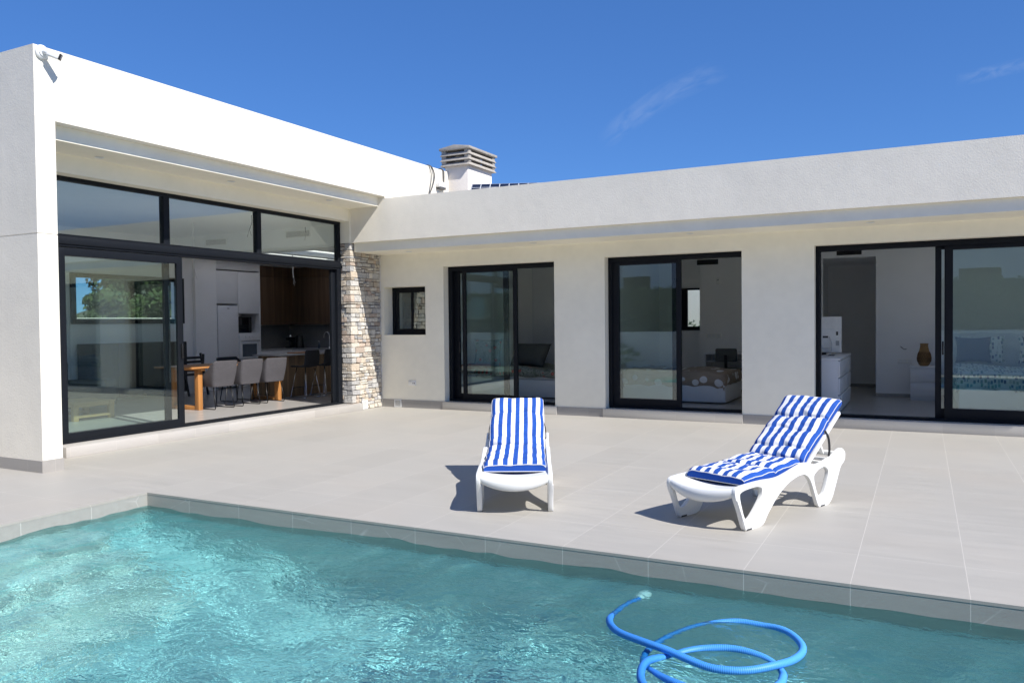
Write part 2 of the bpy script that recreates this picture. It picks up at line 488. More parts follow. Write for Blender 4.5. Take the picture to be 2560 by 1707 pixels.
# water: refracting surface, its colour stands in for light absorbed with depth
def m_water():
    s = NT('pool_water')
    v = s.pos()
    o = s.sep(v)
    wv = s.n('ShaderNodeVectorMath', operation='ADD'); s.l(v, wv.inputs[0])
    wn_ = s.n('ShaderNodeTexNoise'); s.l(v, wn_.inputs['Vector']); wn_.inputs['Scale'].default_value = 2.2; wn_.inputs['Detail'].default_value = 2
    sc_ = s.n('ShaderNodeVectorMath', operation='SCALE'); s.l(wn_.outputs['Color'], sc_.inputs[0]); sc_.inputs['Scale'].default_value = 0.22
    s.l(sc_.outputs[0], wv.inputs[1])
    w1 = s.noise(s.scale(wv.outputs[0], (1.0, 1.35, 1.0)), 8.0, 3, 0.55, 0.4)
    w2 = s.noise(s.scale(wv.outputs[0], (1.0, 1.25, 1.0)), 19.0, 2, 0.55, 0.4)
    left = s.maprange(o[0], 0.6, 2.6, 2.2, 1.3)
    n1 = s.bump(w1, 1.0, 0.018)
    b2 = s.n('ShaderNodeBump'); s.l(w2, b2.inputs['Height']); s.l(left, b2.inputs['Strength']); b2.inputs['Distance'].default_value = 0.007; s.l(n1, b2.inputs['Normal'])
    g = s.n('ShaderNodeBsdfGlass')
    g.inputs['IOR'].default_value = 1.333
    g.inputs['Roughness'].default_value = 0.0
    g.inputs['Color'].default_value = (0.665, 0.975, 0.99, 1)
    s.l(b2.outputs[0], g.inputs['Normal'])
    s.l(g.outputs[0], s.out.inputs['Surface'])
    return s.m
M['water'] = m_water()

# ------------------------------------------------------------------ mesh helpers
class MB:
    def __init__(s):
        s.v = []; s.f = []; s.c = []; s.uv = []
    def add(s, vs_, fs, col=None, uvs=None):
        b = len(s.v)
        s.v += [tuple(p) for p in vs_]
        for i, f in enumerate(fs):
            s.f.append(tuple(b + k for k in f))
            s.c.append(col)
            s.uv.append(uvs[i] if uvs else None)
        return s
    def box(s, x0, y0, z0, x1, y1, z1, col=None, mat=None):
        p = [(x0, y0, z0), (x1, y0, z0), (x1, y1, z0), (x0, y1, z0), (x0, y0, z1), (x1, y0, z1), (x1, y1, z1), (x0, y1, z1)]
        if mat is not None:
            p = [tuple(mat @ Vector(q)) for q in p]
        return s.add(p, [(0, 3, 2, 1), (4, 5, 6, 7), (0, 1, 5, 4), (1, 2, 6, 5), (2, 3, 7, 6), (3, 0, 4, 7)], col)
    def bar(s, a, b, w, h, up=(0, 0, 1)):
        a = Vector(a); b = Vector(b); d = (b - a); L = d.length; d.normalize()
        u = Vector(up)
        sd = d.cross(u)
        if sd.length < 1e-4:
            sd = d.cross(Vector((1, 0, 0)))
        sd.normalize(); u = sd.cross(d)
        m = Matrix((sd, d, u)).transposed().to_4x4(); m.translation = a
        return s.box(-w / 2, 0, -h / 2, w / 2, L, h / 2, mat=m)
    def tube(s, pts, r, n=10, closed=False, caps=True, uvscale=None):
        P = [Vector(p) for p in pts]
        N = len(P)
        rr = r if isinstance(r, (list, tuple)) else [r] * N
        rings = []
        prev = None
        vs_ = []
        for i in range(N):
            if closed:
                t = P[(i + 1) % N] - P[i - 1]
            else:
                t = P[min(i + 1, N - 1)] - P[max(i - 1, 0)]
            t.normalize()
            if prev is None:
                q = t.orthogonal().normalized()
            else:
                q = prev - t * prev.dot(t)
                q.normalize()
            prev = q
            w = t.cross(q)
            for k in range(n):
                a = 2 * math.pi * k / n
                vs_.append(P[i] + (q * math.cos(a) + w * math.sin(a)) * rr[i])
        fs = []; uv = []
        L = N if closed else N - 1
        for i in range(L):
            j = (i + 1) % N
            for k in range(n):
                k2 = (k + 1) % n
                fs.append((i * n + k, j * n + k, j * n + k2, i * n + k2))
                uv.append([(i, 0), (i + 1, 0), (i + 1, 1), (i, 1)])
        if caps and not closed:
            fs.append(tuple(range(n))[::-1]); uv.append([(0, 0)] * n)
            fs.append(tuple((N - 1) * n + k for k in range(n))); uv.append([(0, 0)] * n)
        if uvscale is not None:
            uv = [[(a * uvscale, b) for a, b in q] for q in uv]
        return s.add(vs_, fs, None, uv)
    def lathe(s, prof, n=24, c=(0, 0, 0)):
        vs_ = []
        for r, z in prof:
            for k in range(n):
                a = 2 * math.pi * k / n
                vs_.append((c[0] + r * math.cos(a), c[1] + r * math.sin(a), c[2] + z))
        fs = []
        for i in range(len(prof) - 1):
            for k in range(n):
                k2 = (k + 1) % n
                fs.append((i * n + k, i * n + k2, (i + 1) * n + k2, (i + 1) * n + k))
        fs.append(tuple(range(n))[::-1])
        fs.append(tuple((len(prof) - 1) * n + k for k in range(n)))
        return s.add(vs_, fs)
    def grid(s, P, uvf=None, flip=False):
        nu = len(P); nv = len(P[0])
        vs_ = [P[i][j] for i in range(nu) for j in range(nv)]
        fs = []; uv = []
        for i in range(nu - 1):
            for j in range(nv - 1):
                q = [(i, j), (i + 1, j), (i + 1, j + 1), (i, j + 1)]
                if flip:
                    q = q[::-1]
                fs.append(tuple(a * nv + b for a, b in q))
                uv.append([uvf(a, b) for a, b in q] if uvf else [(a, b) for a, b in q])
        return s.add(vs_, fs, None, uv)
    def mesh(s, name, bevel=0.0, seg=2, smooth=False, weld=False, recalc=True):
        me = bpy.data.meshes.new(name)
        me.from_pydata(s.v, [], s.f)
        if any(u for u in s.uv):
            ul = me.uv_layers.new(name='UVMap')
            k = 0
            for i, f in enumerate(s.f):
                for j in range(len(f)):
                    if s.uv[i]:
                        ul.data[k].uv = s.uv[i][j]
                    k += 1
        if any(c is not None for c in s.c):
            if isinstance([c for c in s.c if c is not None][0], (int, float)):
                at = me.attributes.new('tone', 'FLOAT', 'FACE')
                at.data.foreach_set('value', [float(c or 0) for c in s.c])
            else:
                at = me.attributes.new('tint', 'FLOAT_COLOR', 'FACE')
                at.data.foreach_set('color', [x for c in s.c for x in (tuple(c) + (1.0,))])
        bm = bmesh.new(); bm.from_mesh(me)
        if weld:
            bmesh.ops.remove_doubles(bm, verts=bm.verts, dist=1e-5)
        if recalc:
            bmesh.ops.recalc_face_normals(bm, faces=bm.faces)
        if bevel:
            ed = [e for e in bm.edges if len(e.link_faces) == 2 and e.calc_face_angle(0) > 0.5]
            bmesh.ops.bevel(bm, geom=ed, offset=bevel, segments=seg, profile=0.5, affect='EDGES', clamp_overlap=True)
        bm.to_mesh(me); bm.free()
        if smooth:
            me.shade_smooth()
            if smooth != 'all':
                me.set_sharp_from_angle(angle=R(38))
        return me
    def build(s, name, mat, parent=None, bevel=0.0, seg=2, smooth=False, weld=False, recalc=True):
        me = s.mesh(name, bevel, seg, smooth or (bevel > 0), weld, recalc)
        me.materials.append(mat)
        o = bpy.data.objects.new(name, me)
        COL.objects.link(o)
        if parent is not None:
            o.parent = parent
        return o

def tag(o, label=None, cat=None, group=None, kind=None):
    if label: o['label'] = label
    if cat: o['category'] = cat
    if group: o['group'] = group
    if kind: o['kind'] = kind
    return o
def thing(name, label, cat, loc=(0, 0, 0), rz=0.0, group=None):
    o = bpy.data.objects.new(name, None)
    o.empty_display_size = 0.2
    COL.objects.link(o)
    o.location = loc
    o.rotation_euler = (0, 0, rz)
    return tag(o, label, cat, group)
def dup(o, loc=None, rz=None, label=None, parent=None):
    c = o.copy(); COL.objects.link(c)
    if parent is not None: c.parent = parent
    for ch in o.children:
        dup(ch, parent=c)
    if loc is not None: c.location = loc
    if rz is not None: c.rotation_euler = (0, 0, rz)
    if label: c['label'] = label
    return c
def struct(o):
    o['kind'] = 'structure'
    return o
def spline(pts, n):
    """Catmull-Rom through pts, n samples per span"""
    P = [Vector(p) for p in pts]
    out = []
    for i in range(len(P) - 1):
        p0 = P[max(i - 1, 0)]; p1 = P[i]; p2 = P[i + 1]; p3 = P[min(i + 2, len(P) - 1)]
        for k in range(n):
            t = k / n
            out.append(0.5 * ((2 * p1) + (p2 - p0) * t + (2 * p0 - 5 * p1 + 4 * p2 - p3) * t * t + (3 * p1 - p0 - 3 * p2 + p3) * t ** 3))
    out.append(P[-1])
    return out
def resample(P, step):
    out = [P[0]]; acc = 0.0
    for a, b in zip(P, P[1:]):
        L = (b - a).length
        while acc + L >= step and L > 1e-9:
            t = (step - acc) / L
            a = a + (b - a) * t
            out.append(a.copy()); L = (b - a).length; acc = 0.0
        acc += L
    return out

def wall(mb, axis, a0, a1, z0, z1, d0, d1, holes=()):
    """wall in the plane normal to axis ('x' or 'y') from a0..a1, z0..z1, thickness d0..d1, with rectangular openings"""
    A = sorted({a0, a1, *[h[0] for h in holes], *[h[1] for h in holes]})
    Z = sorted({z0, z1, *[h[2] for h in holes], *[h[3] for h in holes]})
    A = [a for a in A if a0 <= a <= a1]; Z = [z for z in Z if z0 <= z <= z1]
    na, nz = len(A) - 1, len(Z) - 1
    def solid(i, j):
        if i < 0 or j < 0 or i >= na or j >= nz: return False
        ca = (A[i] + A[i + 1]) / 2; cz = (Z[j] + Z[j + 1]) / 2
        return not any(h[0] < ca < h[1] and h[2] < cz < h[3] for h in holes)
    def p(a, d, z):
        return (a, d, z) if axis == 'y' else ((d, a, z) if axis == 'x' else (a, z, d))
    for i in range(na):
        for j in range(nz):
            if not solid(i, j): continue
            x0, x1, q0, q1 = A[i], A[i + 1], Z[j], Z[j + 1]
            for d in (d0, d1):
                mb.add([p(x0, d, q0), p(x1, d, q0), p(x1, d, q1), p(x0, d, q1)], [(0, 1, 2, 3)])
            if not solid(i - 1, j): mb.add([p(x0, d0, q0), p(x0, d1, q0), p(x0, d1, q1), p(x0, d0, q1)], [(0, 1, 2, 3)])
            if not solid(i + 1, j): mb.add([p(x1, d0, q0), p(x1, d1, q0), p(x1, d1, q1), p(x1, d0, q1)], [(0, 1, 2, 3)])
            if not solid(i, j - 1): mb.add([p(x0, d0, q0), p(x1, d0, q0), p(x1, d1, q0), p(x0, d1, q0)], [(0, 1, 2, 3)])
            if not solid(i, j + 1): mb.add([p(x0, d0, q1), p(x1, d0, q1), p(x1, d1, q1), p(x0, d1, q1)], [(0, 1, 2, 3)])
    return mb
def bld_wall(name, mat, parent, *args, **k):
    mb = MB(); wall(mb, *args, **k)
    return mb.build(name, mat, parent, weld=True)
def B(name, mat, parent, *boxes, bevel=0.0, seg=2):
    mb = MB()
    for b in boxes:
        mb.box(*b)
    return mb.build(name, mat, parent, bevel=bevel, seg=seg)

# ================================================================== SETTING
# ground far and near
MB().add([(-400, -400, -0.30), (400, -400, -0.30), (400, 400, -0.30), (-400, 400, -0.30)], [(0, 1, 2, 3)])
g = MB()
for (x0, y0, x1, y1) in ((-400, -400, 400, -6), (-400, 16, 400, 400), (-400, -6, -14, 16), (14, -6, 400, 16)):
    g.add([(x0, y0, -0.06), (x1, y0, -0.06), (x1, y1, -0.06), (x0, y1, -0.06)], [(0, 1, 2, 3)])
struct(g.build('ground', M['earth']))
hb = MB(); P = []
for i in range(61):
    a = R(60 + i * 3.0); row = []
    for j, (d, h) in enumerate(((120, -1), (170, 0.5), (260, 1.0), (380, 0.0))):
        hh = (9 + 7 * math.sin(i * 0.55) + 4 * math.sin(i * 1.7)) * (h if h > 0 else 0) - (1 if h <= 0 else 0)
        row.append((math.cos(a) * d, math.sin(a) * d, hh))
    P.append(row)
hb.grid(P)
struct(hb.build('hills', m_plain('hill_scrub', (0.13, 0.13, 0.07), 0.95, var=0.4, vscale=0.05), smooth='all'))

PX0, PX1, PY0, PY1 = 0.0, 9.0, -4.0, 0.0       # pool
t = MB()
for (x0, y0, x1, y1) in ((-14, PY1, 14, 16), (-14, PY0, PX0, PY1), (PX1, PY0, 14, PY1), (-14, -5.6, 14, PY0)):
    t.box(x0, y0, -0.018, x1, y1, 0.0)
struct(t.build('terrace', M['terrace']))
e = MB()                                       # pale adhesive bed and pool shell under the terrace tiles
yo = 0.002
FLX = [(-0.1, -0.72), (0.9, -1.06), (1.9, -1.40), (3.0, -1.50), (9.1, -1.62)]      # pool floor falls away from the steps
def fl(x):
    return -1.75
def quad(mb, *p):
    mb.add(p, [(0, 1, 2, 3)])
zt = -0.0185; zc = -0.32
def ring_walls(mb, o_, za, zb):
    z_ = lambda x, z: z if z is not None else fl(x)
    for (xa, ya, xb, yb) in ((PX0 - o_, PY1 + o_, PX1 + o_, PY1 + o_), (PX0 - o_, PY0 - o_, PX1 + o_, PY0 - o_), (PX0 - o_, PY0 - o_, PX0 - o_, PY1 + o_), (PX1 + o_, PY0 - o_, PX1 + o_, PY1 + o_)):
        quad(mb, (xa, ya, za), (xb, yb, za), (xb, yb, z_(xb, zb)), (xa, ya, z_(xa, zb)))
cp_ = MB(); ring_walls(cp_, yo, zt, zc)
for (xa, ya, xb, yb) in ((PX0 - yo - 0.02, PY1 + yo, PX1 + yo, PY1 + yo + 0.02), (PX0 - yo - 0.02, PY0 - yo, PX0 - yo, PY1 + yo)):
    quad(cp_, (xa, ya, zc), (xb, ya, zc), (xb, yb, zc), (xa, yb, zc))
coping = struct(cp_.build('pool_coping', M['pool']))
ob_ = yo + 0.004
ring_walls(e, ob_, zc, None)
for (xa, za), (xb, zb) in zip(FLX, FLX[1:]):
    quad(e, (xa, PY0 - 0.05, za), (xb, PY0 - 0.05, zb), (xb, PY1 + 0.05, zb), (xa, PY1 + 0.05, za))
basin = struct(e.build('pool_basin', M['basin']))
st = MB()
for k, (x1, z) in enumerate(((0.50, -0.26), (0.86, -0.56), (1.22, -0.86), (1.58, -1.16))):
    st.box(-0.003 if k == 0 else (0.14 + 0.36 * k), -3.4, -1.6, x1, -0.72, z)
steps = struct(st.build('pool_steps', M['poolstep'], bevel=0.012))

# water surface: real waves
def waves():
    x = np.arange(PX0 - yo, PX1 + yo + 1e-6, 0.0155)
    y = np.arange(PY0 - yo, PY1 + yo + 1e-6, 0.0155)
    x[-1] = PX1 + yo; y[-1] = PY1 + yo
    X, Y = np.meshgrid(x, y, indexing='ij')
    r_ = np.random.RandomState(4)
    Z = np.zeros_like(X)
    wx = 0.10 * np.sin(1.7 * X + 0.9 * Y + 0.4) + 0.06 * np.sin(3.1 * Y - 1.3 * X + 2.0)
    wy = 0.10 * np.sin(1.3 * Y - 1.1 * X + 1.0) + 0.06 * np.sin(2.9 * X + 1.7 * Y + 0.3)
    Xd, Yd = X + wx, Y + wy
    for lam0, lam1, cnt, slope in ((0.6, 1.3, 9, 0.034), (0.25, 0.55, 14, 0.075)):
        for _ in range(cnt):
            lam = math.exp(r_.uniform(math.log(lam0), math.log(lam1)))
            a = r_.normal(math.radians(65), 0.85)
            k = 2 * math.pi / lam
            amp = slope / k * math.sqrt(2.0 / cnt)
            ph = r_.uniform(0, 6.28)
            s_ = np.sin(k * (Xd * math.cos(a) + Yd * math.sin(a)) + ph)
            env = 0.65 + 0.5 * np.sin(X * r_.uniform(0.5, 2.2) + Y * r_.uniform(0.5, 2.2) + r_.uniform(0, 6.28))
            Z += amp * env * (s_ + 0.25 * s_ * s_)
    calm = 0.85 + 0.6 / (1 + np.exp((X - 2.4) * 1.6))
    Z = Z * calm - 0.125
    nu, nv = X.shape
    V = np.stack([X, Y, Z], -1).reshape(-1, 3)
    i = np.arange(nu - 1)[:, None] * nv + np.arange(nv - 1)[None, :]
    F = np.stack([i, i + nv, i + nv + 1, i + 1], -1).reshape(-1, 4)
    me = bpy.data.meshes.new('pool_water')
    me.from_pydata(V.tolist(), [], F.tolist())
    me.shade_smooth()
    me.materials.append(M['water'])
    o = bpy.data.objects.new('pool_water', me)
    COL.objects.link(o)
    return struct(o)
water = waves()
water.cycles.is_caustics_caster = True
basin.cycles.is_caustics_receiver = True
steps.cycles.is_caustics_receiver = True
coping.cycles.is_caustics_receiver = True
gr = MB().box(-14, -5.58, 0.0, -1.2, -4.75, 0.02)
tag(gr.build('gravel', M['gravel']), None, None, None, 'stuff')

# ================================================================== HOUSE
H = thing('house', 'white flat roofed modern house wrapping round the tiled terrace', 'house', (0, 0, 0))
def HB(name, mat, *boxes, **k): return B(name, M[mat], H, *boxes, **k)
XL = -1.86
# left wing shell
mb = MB()
wall(mb, 'y', -9.0, XL, 0.0, 2.494, 0.20, 0.42, [(-7.1, -3.5, 0.122, 2.494)]); wall(mb, 'y', -9.0, XL, 2.506, 4.45, 0.20, 0.42, [(-7.1, -3.5, 2.506, 3.1)])
mb.box(-3.499, 0.206, 2.494, XL - 0.006, 0.42, 2.506).box(-9.0, 0.206, 2.494, -7.101, 0.42, 2.506)
mb.build('exterior_wall', M['stucco'], H)
HB('fascia', 'stucco', (XL - 0.24, 0.42, 3.70, XL, 6.236, 4.45), (XL - 0.24, 6.236, 3.672, XL, 11.0, 4.45), (XL - 0.24, 6.45, 3.0, XL, 11.0, 3.672))
HB('soffit', 'soffit', (-2.66, 0.42, 3.54, -2.004, 6.236, 3.698))
HB('exterior_wall', 'soffit', (-2.9, 0.42, 3.325, -2.62, 6.236, 3.54))
HB('exterior_wall', 'soffit', (-2.9, 6.207, 2.947, -2.606, 6.5, 3.54))
ADDED_WELLS_K = [(-5.0, -4.1, 7.0, 9.7), (-6.1, -5.2, 7.0, 9.7), (-7.2, -6.3, 7.0, 9.7)]  # unseen roof openings, added to bring daylight into the rooms
ADDED_WELLS_L = [(-7.3, -6.45, 0.55, 3.3), (-6.25, -5.4, 0.55, 2.6), (-5.2, -4.45, 0.55, 1.95)]
ADDED_WELLS_B = [(1.75, 2.63, 7.8, 8.5), (5.9, 6.78, 8.0, 10.0), (7.6, 8.48, 8.0, 10.0)]
def slab(name, mat, x0, x1, y0, y1, z0, z1, holes=()):
    mb = MB(); wall(mb, 'z', x0, x1, y0, y1, z0, z1, holes)      # horizontal: a = x, 'z' = y
    return mb.build(name, M[mat], H, weld=True)
def added_light_shafts(ws, z0, z1):
    """added white shafts, unseen, that let daylight brighten the rooms"""
    for (x0, x1, y0, y1) in ws:
        mb = MB(); wall(mb, 'z', x0 - 0.04, x1 + 0.04, y0 - 0.04, y1 + 0.04, z0, z1, [(x0, x1, y0, y1)])
        mb.build('added_light_shaft', M['inner'], H, weld=True)
slab('roof', 'roofing', -8.2, XL - 0.24, 0.42, 10.9, 3.72, 3.9, ADDED_WELLS_K + ADDED_WELLS_L)
added_light_shafts(ADDED_WELLS_K, 3.051, 4.0); added_light_shafts(ADDED_WELLS_L, 3.451, 4.3)
wl = MB(); wall(wl, 'x', 0.42, 7.12, 0.0, 3.72, -7.72, -7.5, [(4.30, 6.80, 1.58, 2.52), (0.7, 3.9, 0.12, 2.9)])
wl.build('exterior_wall', M['inner'], H, weld=True)
HB('interior_wall', 'inner', (-8.25, 7.12, 0.0, -8.10, 10.8, 3.72), (-8.1, 7.05, 0.0, -7.42, 7.62, 3.3))
HB('interior_wall', 'inner', (-8.25, 10.6, 0.0, -2.62, 10.75, 3.72))
HB('interior_wall', 'inner', (-7.5, 6.62, 2.952, -2.91, 6.75, 3.35))
slab('ceiling', 'inner', -7.5, -2.9, 0.42, 6.75, 3.35, 3.45, ADDED_WELLS_L)
slab('ceiling', 'inner', -8.1, -2.72, 6.75, 10.6, 2.952, 3.05, ADDED_WELLS_K)
HB('interior_floor', 'floor', (-8.1, 0.42, 0.001, -2.90, 10.6, 0.118))
HB('interior_wall', 'inner', (-2.86, 7.081, 0.0, -2.60, 10.6, 2.95))
# right wing front wall with its openings
D1 = (-1.232, 0.915, 0.134, 2.53); D2 = (1.797, 3.94, 0.134, 2.553); D3 = (4.946, 8.60, 0.134, 2.57); SW = (-2.533, -1.62, 1.322, 2.20)
bld_wall('exterior_wall', M['render'], H, 'y', -2.60, 10.0, 0.0, 2.9, 7.08, 7.42, holes=[D1, D2, D3, SW])
HB('fascia', 'stucco', (-2.62, 6.238, 2.95, 10.0, 6.50, 3.67))
HB('soffit', 'soffit', (-2.575, 6.295, 2.79, 10.0, 7.08, 2.949))
slab('roof', 'roofing', -2.7, 10.0, 6.5, 11.65, 3.06, 3.2, ADDED_WELLS_B); HB('roof', 'roofing', (4.45, 11.65, 3.06, 10.0, 13.3, 3.2))
added_light_shafts(ADDED_WELLS_B, 2.981, 3.82)
HB('interior_floor', 'floor', (-2.6, 7.42, 0.001, 10.0, 13.2, 0.130))
slab('ceiling', 'inner', -2.6, 10.0, 7.42, 11.6, 2.86, 2.98, ADDED_WELLS_B); HB('ceiling', 'inner', (4.45, 11.6, 2.86, 10.0, 13.2, 2.98))
HB('interior_wall', 'inner', (-1.75, 7.42, 0.131, -1.62, 10.6, 2.86))
HB('interior_wall', 'inner', (1.22, 7.42, 0.131, 1.34, 11.6, 2.86))
HB('interior_wall', 'inner', (4.42, 7.42, 0.131, 4.54, 13.2, 2.86))
HB('interior_wall', 'inner', (-2.6, 10.6, 0.131, 1.22, 10.75, 2.86))
HB('interior_wall', 'inner', (9.5, 7.42, 0.131, 9.65, 13.2, 2.86))
bld_wall('exterior_wall', M['inner'], H, 'y', 1.34, 2.42, 0.0, 3.06, 11.55, 11.75, holes=[(1.72, 2.36, 1.33, 2.205)])
HB('interior_wall', 'inner', (2.34, 11.0, 0.131, 4.42, 11.2, 2.86), (2.34, 11.2, 0.131, 2.44, 11.55, 2.86))
bld_wall('interior_wall', M['inner'], H, 'y', 4.54, 9.5, 0.131, 2.86, 10.84, 10.98, holes=[(4.66, 5.56, 0.131, 2.65)])
HB('interior_wall', 'inner', (4.54, 13.05, 0.131, 9.5, 13.2, 2.86), (5.9, 10.98, 0.131, 6.0, 13.05, 2.86))
HB('ceiling', 'inner', (4.54, 10.98, 2.652, 5.9, 13.05, 2.70))
HB('skirting', 'plinth', (5.562, 10.825, 0.131, 9.5, 10.839, 0.19))
HB('skirting', 'plinth', (4.54, 13.035, 0.131, 5.9, 13.049, 0.19))
HB('interior_door', 'lacquer', (4.545, 11.2, 0.131, 4.585, 12.0, 2.25), bevel=0.004)
# plinth tiles
HB('plinth', 'plinth', (-9.0, 0.188, 0.0, XL + 0.012, 0.2, 0.125), (XL, 0.2, 0.0, XL + 0.012, 0.425, 0.128))
for pb in ((-2.575, 7.068, 0.0, -1.265, 7.08, 0.14), (0.955, 7.068, 0.0, 1.755, 7.08, 0.135), (3.945, 7.068, 0.0, 4.915, 7.08, 0.135)):
    HB('plinth', 'plinth', pb)
# steps
def door_step(mat, *bx):
    s_ = B('door_step', M[mat], H, bx, bevel=0.003)
    return s_
door_step('step_y', -2.90, 0.90, 0.0, -2.53, 6.42, 0.122)
door_step('step_x', -1.262, 7.045, 0.0, 0.952, 7.42, 0.135)
door_step('step_x', 1.76, 7.045, 0.0, 3.952, 7.42, 0.135)
door_step('step_x', 4.92, 7.045, 0.0, 10.0, 7.42, 0.135)

# ---- stone pillar: coursed random ashlar round a dark core
def stone_pillar():
    mb = MB()
    pal = [(0.66, 0.60, 0.50), (0.62, 0.54, 0.43), (0.57, 0.55, 0.51), (0.50, 0.49, 0.47), (0.58, 0.46, 0.36), (0.70, 0.65, 0.56), (0.52, 0.46, 0.38), (0.60, 0.58, 0.54), (0.55, 0.44, 0.35), (0.68, 0.62, 0.52), (0.44, 0.43, 0.42), (0.64, 0.58, 0.48), (0.60, 0.50, 0.38)]
    r_ = random.Random(11)
    X1, Y0 = -2.60, 6.215
    g = 0.0048
    def col():
        c = r_.choice(pal); k = r_.uniform(0.88, 1.16)
        m_ = sum(c) / 3
        return tuple(min(0.82, (q * 0.84 + m_ * 0.16) * k) for q in c)
    def block(x0, x1, y0, y1, z0, z1, jit=0.0055):
        j = lambda: r_.uniform(-jit, jit)
        vs_ = [(x + j(), y + j(), z + j()) for x in (x0, x1) for y in (y0, y1) for z in (z0, z1)]
        mb.add(vs_, [(0, 1, 3, 2), (4, 6, 7, 5), (0, 4, 5, 1), (2, 3, 7, 6), (0, 2, 6, 4), (1, 5, 7, 3)], col())
    def fill(a0, a1, z0, z1, put):
        """split a panel into irregular stones"""
        w, h = a1 - a0, z1 - z0
        if (w > 0.26 or (w > 0.15 and r_.random() < 0.45)) and w > h * 0.9:
            m_ = a0 + w * r_.uniform(0.36, 0.64)
            fill(a0, m_, z0, z1, put); fill(m_, a1, z0, z1, put)
        elif h > 0.125 or (h > 0.075 and r_.random() < 0.35):
            m_ = z0 + h * r_.uniform(0.35, 0.65)
            fill(a0, a1, z0, m_, put); fill(a0, a1, m_, z1, put)
        else:
            put(a0, a1, z0, z1)
    z = 0.0; side = 0
    def put_x(a0, a1, z0, z1):
        block(X1 - 0.09, X1 + r_.uniform(-0.014, 0.012), a0 + g, a1 - g, z0 + g, z1 - g)
    def put_y(a0, a1, z0, z1):
        block(a0 + g, a1 - g, Y0 + r_.uniform(-0.012, 0.012), Y0 + 0.08, z0 + g, z1 - g)
    while z < 2.93:
        h = min(r_.uniform(0.085, 0.19), 2.945 - z)
        if 2.945 - (z + h) < 0.05: h = 2.945 - z
        zz = z
        # corner quoins, long and short alternately
        while zz < z + h - 1e-4:
            hq = min(r_.uniform(0.06, 0.13), z + h - zz)
            if z + h - (zz + hq) < 0.04: hq = z + h - zz
            side = 1 - side
            wx = r_.uniform(0.10, 0.13) if side else r_.uniform(0.16, 0.22)
            wy = r_.uniform(0.16, 0.24) if side else r_.uniform(0.09, 0.13)
            block(X1 - wx + g, X1 + r_.uniform(-0.004, 0.014), Y0 - r_.uniform(0, 0.012), Y0 + wy - g, zz + g, zz + hq - g)
            fill(Y0 + wy, 7.078, zz, zz + hq, put_x)
            fill(-2.95, X1 - wx, zz, zz + hq, put_y)
            zz += hq
        z += h
    o = mb.build('stone_pillar', M['stone'], H, bevel=0.004, seg=1)
    B('mortar_core', M['mortar'], o, (-2.94, Y0 + 0.022, 0.0, X1 - 0.022, 7.079, 2.945))
    return o
stone_pillar()

# ---- glazing
def leaf(parent, axis, a0, a1, z0, z1, d, st=0.085, rail_b=0.12, rail_t=0.09, th=0.045, st0=None, st1=None, handle=None):
    """sliding leaf: frame ring + pane"""
    s0 = st if st0 is None else st0; s1 = st if st1 is None else st1
    mb = MB()
    wall(mb, axis, a0, a1, z0, z1, d, d + th if th > 0 else d, [(a0 + s0, a1 - s1, z0 + rail_b, z1 - rail_t)])
    f = mb.build('door_leaf', M['frame'], parent, bevel=0.004, weld=True)
    pane(parent, axis, a0 + s0 - 0.004, a1 - s1 + 0.004, z0 + rail_b - 0.004, z1 - rail_t + 0.004, d + th * 0.5)
    return f
def pane(parent, axis, a0, a1, z0, z1, d):
    mb = MB()
    if axis == 'y': mb.box(a0, d - 0.003, z0, a1, d + 0.003, z1)
    else: mb.box(d - 0.003, a0, z0, d + 0.003, a1, z1)
    return mb.build('glass_pane', M['glass'], parent)
def handle(parent, axis, a, z, d, sgn):
    mb = MB()
    if axis == 'y':
        mb.bar((a, d - 0.028, z - 0.09), (a, d - 0.028, z + 0.09), 0.022, 0.014, (0, 1, 0))
        mb.box(a - 0.008, d - 0.028, z - 0.08, a + 0.008, d, z - 0.064); mb.box(a - 0.008, d - 0.028, z + 0.064, a + 0.008, d, z + 0.08)
    else:
        mb.bar((d + 0.02, a, z - 0.10), (d + 0.02, a, z + 0.10), 0.018, 0.024, (1, 0, 0))
        mb.box(d, a - 0.008, z - 0.09, d + 0.02, a + 0.008, z - 0.07); mb.box(d, a - 0.008, z + 0.07, d + 0.02, a + 0.008, z + 0.09)
    return mb.build('handle', M['black'], parent, bevel=0.003)
def outer(axis, a0, a1, z0, z1, d0, d1, jl, jr, top, bot):
    mb = MB()
    wall(mb, axis, a0, a1, z0, z1, d0, d1, [(a0 + jl, a1 - jr, z0 + bot, z1 - top)])
    return mb
# left wing: big slider below, fixed lights above
XW = -2.80
o = outer('x', 0.425, 6.20, 0.122, 2.615, XW - 0.14, XW, 0.10, 0.10, 0.13, 0.03)
lw = o.build('sliding_door', M['frame'], H, bevel=0.004, weld=True)
B('track', M['gasket'], lw, (XW - 0.06, 0.53, 0.152, XW - 0.05, 6.10, 0.160), (XW - 0.11, 0.53, 0.152, XW - 0.10, 6.10, 0.160))
B('transom_cover', M['frame'], lw, (XW + 0.001, 0.43, 2.515, XW + 0.014, 6.26, 2.60), bevel=0.003)
leaf(lw, 'x', 0.985, 2.815, 0.150, 2.475, XW - 0.050, 0.09, 0.09, 0.095, 0.045, st0=0.135)
leaf(lw, 'x', 0.53, 2.66, 0.150, 2.475, XW - 0.120, 0.09, 0.09, 0.095, 0.045)
handle(lw, 'x', 2.775, 1.18, XW - 0.005, 1)
B('door_leaf', M['frame'], lw, (XW - 0.10, 6.0, 0.152, XW - 0.055, 6.10, 2.48), bevel=0.004)
